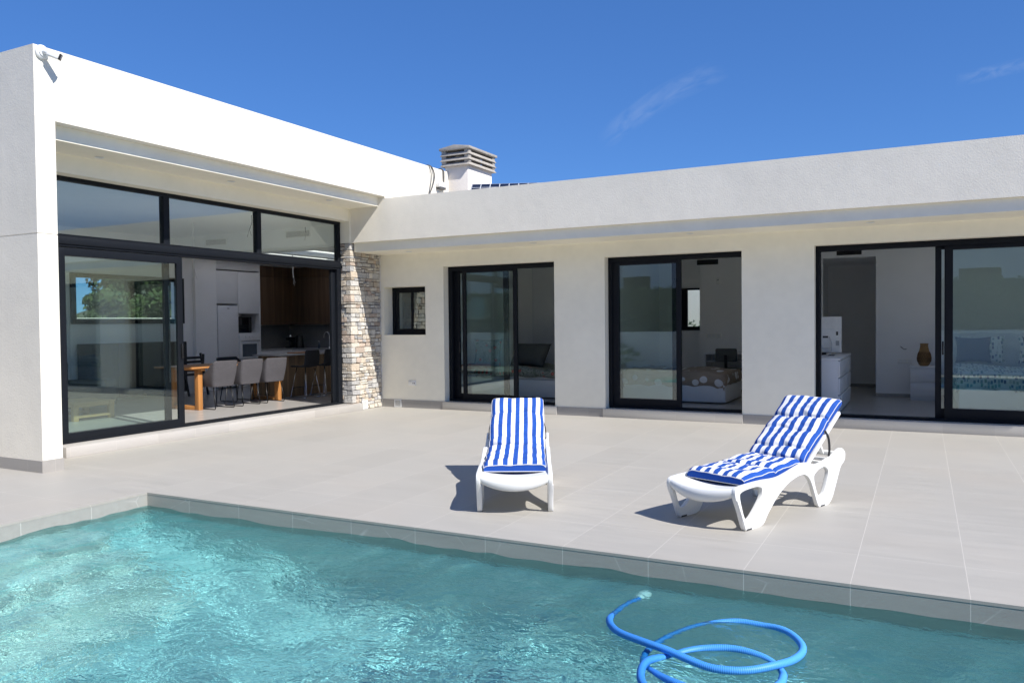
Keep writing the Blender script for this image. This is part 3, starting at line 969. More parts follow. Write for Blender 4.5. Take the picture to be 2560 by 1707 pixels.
o = MB(); wall(o, 'x', 0.425, 6.20, 2.615, 3.325, XW - 0.10, XW - 0.005, [(0.48, 2.53, 2.635, 3.275), (2.625, 4.23, 2.635, 3.275), (4.318, 6.14, 2.635, 3.275)])
uw = o.build('window', M['frame'], H, bevel=0.004, weld=True)
for a, b in ((0.475, 2.535), (2.62, 4.235), (4.313, 6.145)):
    pane(uw, 'x', a, b, 2.63, 3.28, XW - 0.05)
# right wing sliders
YF = 7.235
def right_door(D, jl, jr):
    o = outer('y', D[0] + 0.001, D[1] - 0.001, D[2] + 0.002, D[3] - 0.001, YF, YF + 0.16, jl, jr, 0.075, 0.035)
    return o.build('sliding_door', M['frame'], H, bevel=0.004, weld=True)
d1 = right_door(D1, 0.07, 0.03)
leaf(d1, 'y', -0.955, 0.134, 0.165, 2.475, YF + 0.02, 0.08, 0.105, 0.06, 0.045, st0=0.07)
leaf(d1, 'y', -1.165, -0.075, 0.165, 2.475, YF + 0.09, 0.095, 0.105, 0.06, 0.045, st0=0.11)
handle(d1, 'y', -1.045, 1.10, YF + 0.09, 1)
d2 = right_door(D2, 0.06, 0.03)
leaf(d2, 'y', 1.855, 2.985, 0.165, 2.49, YF + 0.02, 0.08, 0.125, 0.065, 0.045, st0=0.115)
leaf(d2, 'y', 1.84, 2.90, 0.165, 2.49, YF + 0.09, 0.08, 0.125, 0.065, 0.045, st0=0.115)
d3 = right_door(D3, 0.06, 0.06)
leaf(d3, 'y', 6.57, 8.55, 0.165, 2.505, YF + 0.02, 0.10, 0.145, 0.07, 0.045)
leaf(d3, 'y', 6.46, 8.45, 0.165, 2.505, YF + 0.09, 0.075, 0.135, 0.055, 0.045)
handle(d3, 'y', 6.552, 1.12, YF + 0.09, 1)
# little bathroom window
o = outer('y', SW[0] + 0.001, SW[1] - 0.001, SW[2] + 0.001, SW[3] - 0.001, 7.345, 7.415, 0.055, 0.03, 0.05, 0.05)
sw = o.build('window', M['frame'], H, bevel=0.003, weld=True)
mb = MB(); wall(mb, 'y', SW[0] + 0.05, SW[1] - 0.03, SW[2] + 0.05, SW[3] - 0.05, 7.36, 7.39, [(-2.40, -2.122, 1.432, 2.10), (-2.078, -1.70, 1.432, 2.10)])
mb.build('sash', M['frame'], sw, bevel=0.003, weld=True)
pane(sw, 'y', -2.403, -2.119, 1.429, 2.103, 7.375); pane(sw, 'y', -2.081, -1.697, 1.429, 2.103, 7.375)
HB('window_sill', 'soffit', (-2.52, 7.072, 1.304, -1.63, 7.36, 1.3215))
# interior windows on the far walls
o = MB(); wall(o, 'x', 4.30, 6.80, 1.58, 2.52, -7.56, -7.46, [(4.40, 6.62, 1.665, 2.44), (6.66, 6.74, 1.665, 2.44)])
iw = o.build('window', M['frame'], H, bevel=0.003, weld=True)
o = MB(); wall(o, 'y', -7.1, -3.5, 0.123, 3.1, 0.30, 0.36, [(-7.02, -5.34, 0.2, 3.03), (-5.26, -3.58, 0.2, 3.03)])  # unseen end-wall window, added to light the living room
ew = o.build('window', M['frame'], H, weld=True)
pane(ew, 'y', -7.02, -5.34, 0.2, 3.03, 0.33); pane(ew, 'y', -5.26, -3.58, 0.2, 3.03, 0.33)
o = MB(); wall(o, 'x', 0.7, 3.9, 0.12, 2.9, -7.65, -7.58, [(0.78, 2.26, 0.2, 2.82), (2.34, 3.82, 0.2, 2.82)])  # rear window out of view, also added for more daylight indoors
rw = o.build('window', M['frame'], H, weld=True)
pane(rw, 'x', 0.78, 2.26, 0.2, 2.82, -7.61); pane(rw, 'x', 2.34, 3.82, 0.2, 2.82, -7.61)
pane(iw, 'x', 4.395, 6.625, 1.66, 2.445, -7.5); pane(iw, 'x', 6.655, 6.745, 1.66, 2.445, -7.5)
HB('window_sill', 'soffit', (-7.95, 4.2, 1.60, -7.721, 6.9, 1.685))
o = MB(); wall(o, 'y', 1.72, 2.36, 1.33, 2.205, 11.53, 11.60, [(1.945, 2.33, 1.412, 2.165)])
nw = o.build('window', M['frame'], H, bevel=0.003, weld=True)
pane(nw, 'y', 1.94, 2.335, 1.407, 2.17, 11.57)

# ---- chimney
ch = HB('chimney', 'chim', (-1.93, 8.30, 3.2, -1.418, 9.25, 4.56), bevel=0.008)
cc = MB()
x0, x1, y0, y1 = -1.93, -1.418, 8.30, 9.25
def ring(z0, z1, o0, o1):
    # sloping louvre ring: outer edge low
    O = [(x0 - o1, y0 - o1), (x1 + o1, y0 - o1), (x1 + o1, y1 + o1), (x0 - o1, y1 + o1)]
    I = [(x0 - o0, y0 - o0), (x1 + o0, y0 - o0), (x1 + o0, y1 + o0), (x0 - o0, y1 + o0)]
    IN = [(x0 + 0.06, y0 + 0.06), (x1 - 0.06, y0 + 0.06), (x1 - 0.06, y1 - 0.06), (x0 + 0.06, y1 - 0.06)]
    v = [(a, b, z0) for a, b in O] + [(a, b, z1) for a, b in I] + [(a, b, z0 + 0.01) for a, b in IN] + [(a, b, z1) for a, b in IN]
    f = []
    for k in range(4):
        k2 = (k + 1) % 4
        f += [(k, k2, 4 + k2, 4 + k), (4 + k, 4 + k2, 12 + k2, 12 + k), (12 + k, 12 + k2, 8 + k2, 8 + k), (8 + k, 8 + k2, k2, k)]
    cc.add(v, f)
for z in (4.545, 4.645, 4.745):
    ring(z, z + 0.062, 0.035, 0.075)
for (a, b) in ((x0, y0), (x1, y0), (x1, y1), (x0, y1)):
    cc.box(a - 0.05, b - 0.05, 4.6, a + 0.05, b + 0.05, 4.86)
# domed top slab
O = [(x0 - 0.085, y0 - 0.085), (x1 + 0.085, y0 - 0.085), (x1 + 0.085, y1 + 0.085), (x0 - 0.085, y1 + 0.085)]
mid = ((x0 + x1) / 2)
v = [(a, b, 4.85) for a, b in O] + [(a, b, 4.895) for a, b in O] + [(mid, y0 - 0.085, 4.945), (mid, y1 + 0.085, 4.945)]
cc.add(v, [(0, 1, 2, 3), (0, 1, 5, 8, 4), (2, 3, 7, 9, 6), (1, 2, 6, 5), (3, 0, 4, 7), (4, 8, 9, 7), (8, 5, 6, 9)])
cc.build('chimney_cap', M['concrete'], ch, bevel=0.006)

# ================================================================== THINGS ON THE HOUSE
def security_camera():
    c = thing('security_camera', 'white bullet security camera fixed at the top corner of the sunlit white wall', 'security camera', (XL, 0.285, 4.385))
    MB().lathe([(0.0, 0.0), (0.072, 0.0), (0.072, 0.022), (0.060, 0.034), (0.05, 0.036), (0.048, 0.046), (0.0, 0.048)], 28).build('mount', M['plastic'], c, smooth=True).rotation_euler = (0, R(90), 0)
    MB().tube([(0.045, 0.0, 0.0), (0.068, 0.004, -0.002), (0.088, 0.018, -0.012)], [0.028, 0.026, 0.024], 14).build('arm', M['plastic'], c, smooth=True)
    a = Vector((0.098, 0.024, -0.017)); d = Vector((0.079, 0.066, -0.038)).normalized()
    m = Matrix.Translation(a) @ d.to_track_quat('Y', 'Z').to_matrix().to_4x4()
    b = MB().box(-0.031, -0.02, -0.032, 0.031, 0.105, 0.032, mat=m).build('body', M['plastic'], c, bevel=0.012, seg=3)
    MB().box(-0.0315, 0.104, -0.0325, 0.0315, 0.120, 0.0325, mat=m).build('lens_bezel', M['black'], b, bevel=0.006)
    MB().box(-0.015, 0.1205, -0.017, 0.015, 0.122, 0.017, mat=m).build('lens', m_plain('camera_lens', (0.10, 0.10, 0.16), 0.1), b)
security_camera()

def downlight(loc, label, grp):
    t_ = thing('ceiling_light', label, 'ceiling light', loc, 0, grp)
    MB().lathe([(0.040, 0.0), (0.052, -0.002), (0.055, -0.006), (0.050, -0.009), (0.040, -0.006), (0.036, 0.0)], 28).build('trim_ring', M['plastic'], t_, smooth=True)
    MB().lathe([(0.0, -0.001), (0.037, -0.001), (0.037, -0.003), (0.0, -0.003)], 24).build('lens', M['lens'], t_)
    return t_
for (x, y), lb in (((-2.407, 1.316), 'round recessed light in the left soffit nearest the security camera'), ((-2.296, 3.244), 'round recessed light midway along the left soffit above the tall windows'), ((-2.249, 5.258), 'round recessed light in the left soffit nearest the stone pillar')):
    downlight((x, y, 3.54), lb, 'recessed lights in the left soffit')
for (x, y), lb in (((-1.693, 6.697), 'round recessed light in the right soffit above the small square window'), ((0.792, 6.56), 'round recessed light in the right soffit over the floral bedroom door'), ((3.31, 6.56), 'round recessed light in the right soffit over the dotted duvet bedroom door'), ((5.70, 6.56), 'round recessed light in the right soffit over the widest bedroom door')):
    downlight((x, y, 2.79), lb, 'recessed lights in the right soffit')

s_ = thing('wall_socket', 'white double outdoor socket on the wall below the small window', 'socket', (-1.92, 7.08, 0.45))
MB().box(-0.08, -0.022, -0.047, 0.08, 0.0, 0.047).build('cover', M['plastic2'], s_, bevel=0.006)
MB().box(0.02, -0.0235, -0.012, 0.034, -0.0215, 0.010).box(0.052, -0.0235, -0.012, 0.066, -0.0215, 0.010).build('contact', M['black'], s_)
MB().box(-0.072, -0.0245, 0.028, -0.01, -0.0225, 0.033).build('hinge', M['rubber'], s_)
def grille(name, label, loc, rz, w, h, n, mat, back, vertical=False, proud=0.012, fr=0.012, group=None):
    t_ = thing(name, label, 'vent', loc, rz, group)
    mb = MB(); wall(mb, 'y', -w / 2, w / 2, -h / 2, h / 2, -proud, 0.0, [(-w / 2 + fr, w / 2 - fr, -h / 2 + fr, h / 2 - fr)])
    mb.build('frame', mat, t_, weld=True)
    mb = MB()
    for i in range(n):
        z = -h / 2 + fr + (h - 2 * fr) * (i + 0.5) / n
        mb.bar((-w / 2 + fr, -proud * 0.55, z), (w / 2 - fr, -proud * 0.55, z), 0.008, (h - 2 * fr) / n * 0.5)
    if vertical:
        for i in range(int(w / 0.022)):
            x = -w / 2 + fr + i * 0.022
            mb.bar((x, -proud * 0.6, -h / 2 + fr), (x, -proud * 0.6, h / 2 - fr), 0.005, 0.004)
    mb.build('slat', mat, t_)
    MB().box(-w / 2 + fr, -0.0028, -h / 2 + fr, w / 2 - fr, -0.0012, h / 2 - fr).build('backing', back, t_)
    return t_
grille('vent_grille', 'square white louvred vent in the tile plinth under the small window', (-2.235, 7.068, 0.072), 0, 0.15, 0.135, 9, M['plastic'], M['black'])
grille('vent_grille', 'square white louvred vent at the foot of the stone pillar', (-2.585, 6.53, 0.085), R(90), 0.155, 0.155, 12, M['plastic'], M['plastic2'], proud=0.016)

eb = thing('junction_box', 'white plastic electrical box on the left wing wall beside the chimney', 'electrical box', (XL, 7.97, 4.15))
MB().box(0.0, -0.13, -0.055, 0.09, 0.13, 0.05).build('box_body', M['plastic2'], eb, bevel=0.008)
MB().box(0.0905, -0.12, -0.045, 0.098, 0.12, 0.04).build('lid', M['plastic'], eb, bevel=0.004)
MB().box(0.01, -0.11, -0.085, 0.08, 0.11, -0.056).build('cable_gland', M['cable'], eb)
cp = spline([(XL + 0.045, 8.06, 4.13), (XL + 0.03, 8.09, 4.25), (XL + 0.03, 8.09, 4.36), (XL + 0.028, 8.085, 4.43), (XL - 0.02, 8.08, 4.475), (XL - 0.12, 8.07, 4.47)], 8)
tag(MB().tube(cp, 0.014, 10).build('conduit', M['cable'], smooth=True), 'grey conduit rising from the electrical box over the parapet beside the chimney', 'conduit')
cl = thing('power_cable', 'dark cable looped over the left parapet hanging down to the lower roof', 'cable', (XL, 7.6, 3.67))
for off, r_ in ((0.0, 0.012), (0.10, 0.007)):
    q = spline([(-0.15, 0.10 - off * 0.5, 0.795), (-0.02, 0.06 - off * 0.4, 0.80), (0.02, 0.12 - off, 0.74), (0.03, 0.16 - off, 0.60), (0.025, 0.10 - off * 0.7, 0.42), (0.02, 0.0 - off * 0.2, 0.25), (0.02, -0.06, 0.10), (0.02, -0.08, -0.15), (0.1, -0.05, -0.45)], 10)
    MB().tube(q, r_, 8).build('strand', M['cable'], cl, smooth=True)

# solar panel standing on the right roof
sp = thing('solar_panel', 'dark gridded solar panel tilted on the right roof beside the chimney', 'solar panel', (-0.04, 7.72, 3.2), R(22.8))
m = Matrix.Translation((0, 0, 0.788)) @ Matrix.Rotation(R(32), 4, 'X')
pn = MB().box(-0.835, -1.0, -0.035, 0.835, 0.0, 0.0).build('panel_frame', m_plain('aluminium', (0.72, 0.73, 0.74), 0.4, 0.6), sp, bevel=0.003)
pn.matrix_local = m
MB().box(-0.815, -0.98, 0.0005, 0.815, -0.02, 0.003).build('cells', M['solar'], pn)
for x in (-0.7, 0.7):
    MB().bar((x, -0.85, 0.02), (x, 0.05, 0.02), 0.04, 0.04).bar((x, -0.03, 0.04), (x, -0.03, 0.745), 0.04, 0.04).build('support', M['cable'], sp)

# ================================================================== SUN LOUNGERS
def fill_outline(name, outer_, holes, thick, mat, parent, bev=0.006):
    cu = bpy.data.curves.new(name, 'CURVE'); cu.dimensions = '2D'; cu.fill_mode = 'BOTH'
    cu.extrude = thick / 2 - bev; cu.bevel_depth = bev; cu.bevel_resolution = 2
    for P in [outer_] + list(holes):
        sp_ = cu.splines.new('POLY'); sp_.points.add(len(P) - 1)
        for i, p in enumerate(P):
            sp_.points[i].co = (p[0], p[1], 0, 1)
        sp_.use_cyclic_u = True
    tmp = bpy.data.objects.new(name + '_tmp', cu); COL.objects.link(tmp)
    dg = bpy.context.evaluated_depsgraph_get()
    me = bpy.data.meshes.new_from_object(tmp.evaluated_get(dg))
    bpy.data.objects.remove(tmp); bpy.data.curves.remove(cu)
    me.name = name
    me.materials.clear(); me.materials.append(mat)
    me.shade_smooth(); me.set_sharp_from_angle(angle=R(35))
    return me
def closed_spline(P, n=5):
    N = len(P); V2 = [Vector((p[0], p[1], 0)) for p in P]; out = []
    for i in range(N):
        p0, p1, p2, p3 = V2[i - 1], V2[i], V2[(i + 1) % N], V2[(i + 2) % N]
        a = (p1 - p0); b = (p2 - p1)
        for k in range(n):
            t_ = k / n
            q = 0.5 * ((2 * p1) + (p2 - p0) * t_ + (2 * p0 - 5 * p1 + 4 * p2 - p3) * t_ * t_ + (3 * p1 - p0 - 3 * p2 + p3) * t_ ** 3)
            out.append((q.x, q.y))
    return out
def chaikin(P, it=2):
    for _ in range(it):
        Q = []
        for i in range(len(P)):
            a, b = P[i], P[(i + 1) % len(P)]
            Q += [(a[0] * .8 + b[0] * .2, a[1] * .8 + b[1] * .2), (a[0] * .2 + b[0] * .8, a[1] * .2 + b[1] * .8)]
        P = Q
    return P
OUT = [(-.155, .285), (-.145, .315), (-.10, .326), (.17, .332), (.42, .318), (.57, .341), (.72, .370), (.80, .382), (.87, .380), (.93, .362), (.99, .342), (1.10, .350), (1.20, .367), (1.30, .388), (1.39, .425), (1.45, .432), (1.50, .392), (1.49, .33), (1.415, .29), (1.375, .22), (1.245, .0), (1.057, 0.0), (1.03, .03), (.935, .215), (.885, .272), (.82, .302), (.72, .303), (.567, .268), (.417, .195), (.271, .08), (.205, .0), (.0, 0.0), (-.035, .01), (-.10, .16), (-.148, .25)]
HF = [(-.118, .278), (-.05, .300), (.12, .307), (.205, .285), (.200, .215), (.115, .135), (.03, .070), (-.040, .072)]
HR = [(.945, .268), (1.05, .315), (1.150, .326), (1.222, .275), (1.18, .17), (1.130, .085), (1.030, .075)]
def make_lounger(label, loc, rz, recl):
    """local x = along the lounger from its front legs backward, y = to its left side, z up"""
    t_ = thing('sun_lounger', label, 'sun lounger', loc, rz, 'white plastic sun loungers on the terrace')
    for sgn in (-1, 1):
        me = fill_outline('side_frame', chaikin(OUT, 2), [chaikin(HF, 2), chaikin(HR, 2)], 0.036, M['plastic'], t_)
        o = bpy.data.objects.new('side_frame', me); COL.objects.link(o); o.parent = t_
        o.rotation_euler = (R(90), 0, 0)
        o.location = (0, sgn * 0.285, 0)
        for x in (0.0, 1.09):
            p_ = MB().box(x - 0.028 + 0.01, -0.002, -0.020, x + 0.05, 0.012, 0.020).build('foot_pad', M['rubber'], o)
        # outer flange rib of the legs, as moulded
        rb = MB().tube([(-.14, .24, .018), (-.085, .13, .018), (-.03, .012, .018)], 0.006, 8)
        rb.build('rib', M['plastic'], o, smooth=True)
    # moulded deck, dished across, with a drooping front apron
    P = []
    nu = 22
    xs = [-0.02 + 0.06 * i for i in range(15)]
    for i in range(nu + 1):
        u = -1 + 2 * i / nu
        y = 0.288 * u
        c = 1 - u * u
        xf = -0.150 - 0.055 * c
        row = []
        row.append((xf + 0.020, y, 0.270 - 0.075 * c ** 0.8))
        row.append((xf + 0.004, y, 0.278 - 0.070 * c ** 0.8))
        row.append((xf - 0.002, y, 0.296 - 0.045 * c))
        row.append((xf + 0.006, y, 0.313 - 0.030 * c))
        row.append((xf + 0.028, y, 0.322 - 0.028 * c))
        row.append((xf + 0.07, y, 0.323 - 0.030 * c))
        for x in xs[1:]:
            row.append((x, y, 0.318 - 0.034 * c))
        P.append(row)
    dk = MB().grid(P).build('deck', M['plastic'], t_, smooth='all')
    so = dk.modifiers.new('thick', 'SOLIDIFY'); so.thickness = 0.012
    # backrest shell
    hx, hz = 0.90, 0.325
    L = 0.72
    m = Matrix.Translation((hx, 0, hz)) @ Matrix.Rotation(-recl, 4, 'Y')
    mb = MB()
    for k in range(9):
        mb.box(0.03 + k * 0.075, -0.235, -0.010, 0.085 + k * 0.075, 0.235, 0.004, mat=m)
    mb.box(0, -0.262, -0.022, L, -0.236, 0.008, mat=m); mb.box(0, 0.236, -0.022, L, 0.262, 0.008, mat=m); mb.box(L - 0.03, -0.236, -0.022, L, 0.236, 0.008, mat=m)
    mb.build('backrest', M['plastic'], t_, bevel=0.004)
    # prop bars and the rear cross bars
    a = m @ Vector((0.42, 0, -0.02))
    mb = MB()
    for y in (-0.17, 0.17):
        mb.bar((a.x, y, a.z), (1.36, y, 0.385), 0.03, 0.022)
    mb.bar((a.x, -0.235, a.z), (a.x, 0.235, a.z), 0.03, 0.022)
    mb.build('prop', M['plastic'], t_, bevel=0.004)
    mb = MB()
    for cb in ((1.385, -0.275, 0.37, 1.45, 0.275, 0.405), (1.27, -0.275, 0.34, 1.31, 0.275, 0.365), (1.18, -0.275, 0.325, 1.21, 0.275, 0.35), (0.30, -0.27, 0.235, 0.36, 0.27, 0.26)):
        MB().box(*cb).build('crossbar', M['plastic'], t_, bevel=0.005)
    return t_
def make_cushion(label, loc, rz, recl, seed):
    t_ = thing('lounger_cushion', label, 'cushion', loc, rz, 'striped cushions on the sun loungers')
    r_ = random.Random(seed)
    path = [(0.035, 0.310), (0.20, 0.312), (0.45, 0.316), (0.68, 0.330), (0.82, 0.338), (0.90, 0.342)]
    c_, s_ = math.cos(recl), math.sin(recl)
    for l in (0.10, 0.30, 0.50, 0.70, 0.80):
        path.append((0.90 + l * c_ - 0.012 * s_, 0.335 + l * s_ + 0.012 * c_))
    C = resample(spline([(p[0], 0, p[1]) for p in path], 14), 0.011)
    n = len(C)
    S = [i * 0.011 for i in range(n)]
    T = S[-1]
    creases = [0.43, 0.85, 1.00, 1.21, T - 0.27]
    W2 = 0.252
    nu = 40
    top = []; bot = []
    ph = [r_.uniform(0, 6.28) for _ in range(8)]
    for i in range(n):
        tn = (C[min(i + 1, n - 1)] - C[max(i - 1, 0)]).normalized()
        nn = Vector((-tn.z, 0, tn.x))
        s0 = S[i]
        rt = []; rb = []
        for k in range(nu + 1):
            u = -1 + 2 * k / nu
            # tuft lines wander and pinch most at three buttons
            wob = 0.012 * math.sin(u * 3.1 + ph[0]) + 0.008 * math.sin(u * 7 + ph[1])
            cr = 0.0
            for ci, c0 in enumerate(creases):
                d = abs(s0 + wob * (1 if ci % 2 else -1) - c0)
                dep = (0.48, 0.95, 0.32, 0.16, 0.42)[ci]; wd_ = (0.017, 0.032, 0.016, 0.014, 0.018)[ci] * (0.75 + 0.25 * math.cos(u * 3.6 * math.pi + ph[2]))
                cr = max(cr, dep * math.exp(-(d / wd_) ** 1.1))
            edge = max(0.0, 1 - abs(u) ** 6) ** 0.5
            end = min(1.0, max(0.0, min(s0, T - s0) / 0.05)) ** 0.5
            base = 0.074 * (0.55 + 0.50 * edge) * (0.68 + 0.32 * end) * (1 - cr)
            base *= 1 + 0.07 * math.sin(s0 * 31 + u * 2 + ph[3]) + 0.05 * math.sin(u * 9 + s0 * 11 + ph[4])
            wr = 0.0022 * math.sin(s0 * 95 + 5 * math.sin(u * 3 + ph[5])) * math.exp(-((u) / 0.9) ** 2)
            y = u * W2 * (1 + 0.012 * math.sin(s0 * 17 + ph[6]) - 0.05 * cr)
            rt.append(tuple(C[i] + nn * (0.004 + base + wr) + Vector((0, y, 0))))
            rb.append(tuple(C[i] + nn * 0.002 + Vector((0, y * 0.99, 0))))
        top.append(rt); bot.append(rb)
    mb = MB()
    # stripe coordinate runs from the lounger's own left (+y) to right
    mb.grid(top, lambda i, k: (0.004 + (1 - k / nu) * 0.500, S[i]))
    mb.build('cover', M['stripes'], t_, smooth='all', recalc=False)
    mb = MB(); mb.grid(bot, lambda i, k: (0.004 + (1 - k / nu) * 0.5, S[i]), flip=True)
    rowsL = [[bot[i][nu], top[i][nu]] for i in range(n)]
    rowsR = [[bot[i][0], top[i][0]] for i in range(n)]
    rowsF = [[bot[0][k], top[0][k]] for k in range(nu + 1)]
    rowsB = [[bot[n - 1][k], top[n - 1][k]] for k in range(nu + 1)]
    for rw in (rowsR, rowsF, rowsB):
        mb.grid(rw)
    mb.build('border', M['cushblue'], t_, smooth='all')
    MB().grid(rowsL).build('border', M['whitefab'], t_, smooth='all')
    # white piping round the top edge
    loop = [top[0][k] for k in range(0, nu + 1)] + [top[i][nu] for i in range(1, n)] + [top[n - 1][k] for k in range(nu - 1, -1, -1)] + [top[i][0] for i in range(n - 2, 0, -1)]
    MB().tube(loop, 0.0032, 6, closed=True).build('piping', M['whitefab'], t_, smooth='all')
    low = [bot[0][k] for k in range(0, nu + 1)]
    MB().tube(low, 0.0035, 6).build('piping', M['whitefab'], t_, smooth='all')
    # black elastic straps at both sides of the back
    k0 = C[min(n - 1, int((T - 0.36) / 0.011))]
    for sgn in (-1, 1):
        q = spline([(k0.x - 0.015, sgn * 0.254, k0.z + 0.01), (k0.x + 0.012, sgn * 0.272, k0.z - 0.05), (k0.x + 0.020, sgn * 0.278, k0.z - 0.15), (k0.x + 0.004, sgn * 0.274, k0.z - 0.25), (k0.x + 0.02, sgn * 0.266, k0.z - 0.30)], 6)
        P_ = []
        for p in q:
            P_.append([(p.x - 0.011, p.y - sgn * 0.004, p.z), (p.x + 0.011, p.y + sgn * 0.003, p.z)])
        st_ = MB().grid(P_).build('strap', M['black'], t_, smooth='all')
        md = st_.modifiers.new('thick', 'SOLIDIFY'); md.thickness = 0.003; md.offset = 0
    return t_
for (lab, clab, loc, th, recl, seed) in (
    ('white plastic sun lounger seen head on in the middle of the terrace', 'blue and white striped cushion on the sun lounger that faces the pool head on', (3.386, 0.78, 0.0), 2.0216, R(27.5), 3),
    ('white plastic sun lounger angled in side view at the right of the terrace', 'blue and white striped cushion on the sun lounger angled in side view', (4.909, 1.0555, 0.0), 1.2029, R(34.5), 9)):
    make_lounger(lab, loc, th, recl)
    make_cushion(clab, loc, th, recl, seed)

# ================================================================== POOL HOSE
def pool_hose():
    t_ = thing('pool_hose', 'bright blue ribbed pool hose looped on the water with a white end cuff', 'hose', (4.8, -0.35, -0.12))
    o = Vector((4.8, -0.35, -0.12))
    z0 = -0.112
    raw = [(4.790, -0.32, -0.20), (4.778, -0.40, -0.19), (4.764, -0.49, -0.175), (4.760, -0.603, -0.165), (4.762, -0.709, -0.14), (4.784, -0.818, -0.12), (4.84, -0.924, z0), (4.924, -1.01, z0 + .008), (5.087, -1.099, z0 + .02), (5.202, -1.139, z0 + .02), (5.392, -1.19, z0), (5.502, -1.193, z0), (5.602, -1.155, z0 + .004), (5.70, -1.07, z0 + .012), (5.76, -0.959, z0 + .004), (5.788, -0.839, z0), (5.774, -0.733, z0), (5.714, -0.627, z0), (5.646, -0.571, z0), (5.549, -0.536, z0 - .01), (5.423, -0.53, z0 - .012), (5.308, -0.59, z0 - .02), (5.208, -0.705, z0 - .03), (5.145, -0.832, z0 - .035), (5.10, -0.965, z0 - .04), (5.085, -1.088, z0 - .045), (5.10, -1.189, z0 - .045), (5.13, -1.26, z0 - .04), (5.19, -1.325, z0 - .02), (5.25, -1.378, z0 - .01), (5.34, -1.435, z0), (5.46, -1.47, z0), (5.60, -1.45, z0), (5.70, -1.36, z0), (5.745, -1.24, z0), (5.747, -1.163, z0 - .004), (5.734, -1.073, z0 - .02), (5.684, -0.996, z0 - .015), (5.622, -0.958, z0 - .006), (5.534, -0.938, z0), (5.447, -0.941, z0), (5.338, -0.98, z0 - .008), (5.264, -1.038, z0 - .015), (5.212, -1.11, z0 - .022), (5.162, -1.204, z0 - .005), (5.142, -1.289, z0 + .006), (5.150, -1.385, z0 + .004), (5.19, -1.489, z0), (5.30, -1.63, z0), (5.50, -1.78, z0), (5.80, -1.95, z0), (6.20, -2.10, z0), (6.8, -2.3, z0)]
    P = resample([p - o for p in spline(raw, 8)], 0.0048)
    N = len(P)
    rr = [0.0178 + (0.0015 if i % 2 else -0.0008) for i in range(N)]
    MB().tube(P, rr, 12, uvscale=0.5).build('hose_body', M['hose'], t_, smooth='all')
    a = P[0]; d = (P[0] - P[6]).normalized()
    MB().tube([a - d * 0.01, a + d * 0.02, a + d * 0.021, a + d * 0.07, a + d * 0.071, a + d * 0.10], [0.026, 0.026, 0.042, 0.042, 0.038, 0.038], 18).build('cuff', M['hosewhite'], t_, smooth=True)
    for ob in t_.children:
        ob.cycles.is_caustics_receiver = True
    return t_
pool_hose()

# ================================================================== LIVING / KITCHEN
ZF = 0.118
def table():
    t_ = thing('dining_table', 'long oak dining table with slab sides behind three grey chairs', 'table', (-4.75, 5.30, ZF))
    MB().box(-0.45, -1.07, 0.697, 0.45, 1.07, 0.727).build('tabletop', M['tabletop'], t_, bevel=0.004)
    for y in (-0.81, 1.03):
        mb = MB()
        mb.box(0.26, y - 0.045, 0.0, 0.35, y + 0.045, 0.66); mb.box(-0.35, y - 0.045, 0.0, -0.26, y + 0.045, 0.66)
        mb.box(-0.259, y - 0.04, 0.0, 0.259, y + 0.04, 0.07); mb.box(-0.42, y - 0.04, 0.661, 0.42, y + 0.04, 0.696)
        mb.build('leg', M['oak'], t_, bevel=0.003)
    return t_
table()
def shell(nu, prof, parent, name, mat, thick=0.035):
    pass
def make_chair(label, loc, rz, grp, fab, outer_name='armchair'):
    """local +y is the way the sitter faces"""
    t_ = thing('dining_chair', label, 'chair', loc, rz, grp)
    # wrap-round shell: plan curve from one arm tip round the back to the other
    n = 41
    plan = []
    for i in range(n):
        t = -1 + 2 * i / (n - 1)
        a = abs(t)
        if a < 0.42:
            x = 0.215 * (a / 0.42); y = -0.235 + 0.012 * (a / 0.42) ** 2
        elif a < 0.60:
            k = (a - 0.42) / 0.18; th = k * math.pi / 2
            x = 0.215 + 0.045 * math.sin(th); y = -0.223 + 0.05 * (1 - math.cos(th))
        else:
            k = (a - 0.60) / 0.40
            x = 0.26 - 0.015 * k; y = -0.173 + 0.36 * k
        plan.append((math.copysign(x, t), y, a))
    rows = []
    nz = 12
    for x, y, a in plan:
        if a < 0.50: top = 0.81
        elif a < 0.78:
            k = (a - 0.50) / 0.28; k = k * k * (3 - 2 * k); top = 0.81 - 0.20 * k
        else: top = 0.61 - 0.025 * (a - 0.78) / 0.22
        row = []
        for j in range(nz + 1):
            q = j / nz
            z = 0.385 + (top - 0.385) * q
            taper = 0.86 + 0.14 * min(1.0, q * 1.7) ** 0.7
            lean = -0.05 * max(0, (z - 0.42)) / 0.4 if a < 0.6 else 0.0
            row.append((x * taper, y * (0.92 + 0.08 * min(1, q * 1.7)) + lean, z))
        rows.append(row)
    o = MB().grid(rows).build('backrest', M[fab], t_, smooth='all')
    md = o.modifiers.new('thick', 'SOLIDIFY'); md.thickness = 0.045; md.offset = -1
    bv = o.modifiers.new('bev', 'BEVEL'); bv.width = 0.014; bv.segments = 3; bv.limit_method = 'ANGLE'
    MB().box(-0.215, -0.20, 0.375, 0.215, 0.235, 0.475).build('seat', M[fab], t_, bevel=0.035, seg=4)
    for sx in (-1, 1):
        x = sx * 0.205
        q = [(x * 0.9, -0.15, 0.375), (x, -0.215, 0.03), (x, -0.205, 0.010), (x, -0.18, 0.008), (x, 0.18, 0.008), (x, 0.205, 0.010), (x, 0.215, 0.03), (x * 0.9, 0.17, 0.375)]
        MB().tube([Vector(p) for p in q], 0.008, 8).build('leg', M['blackmetal'], t_, smooth='all')
    return t_
FX = R(90)      # +y -> -x
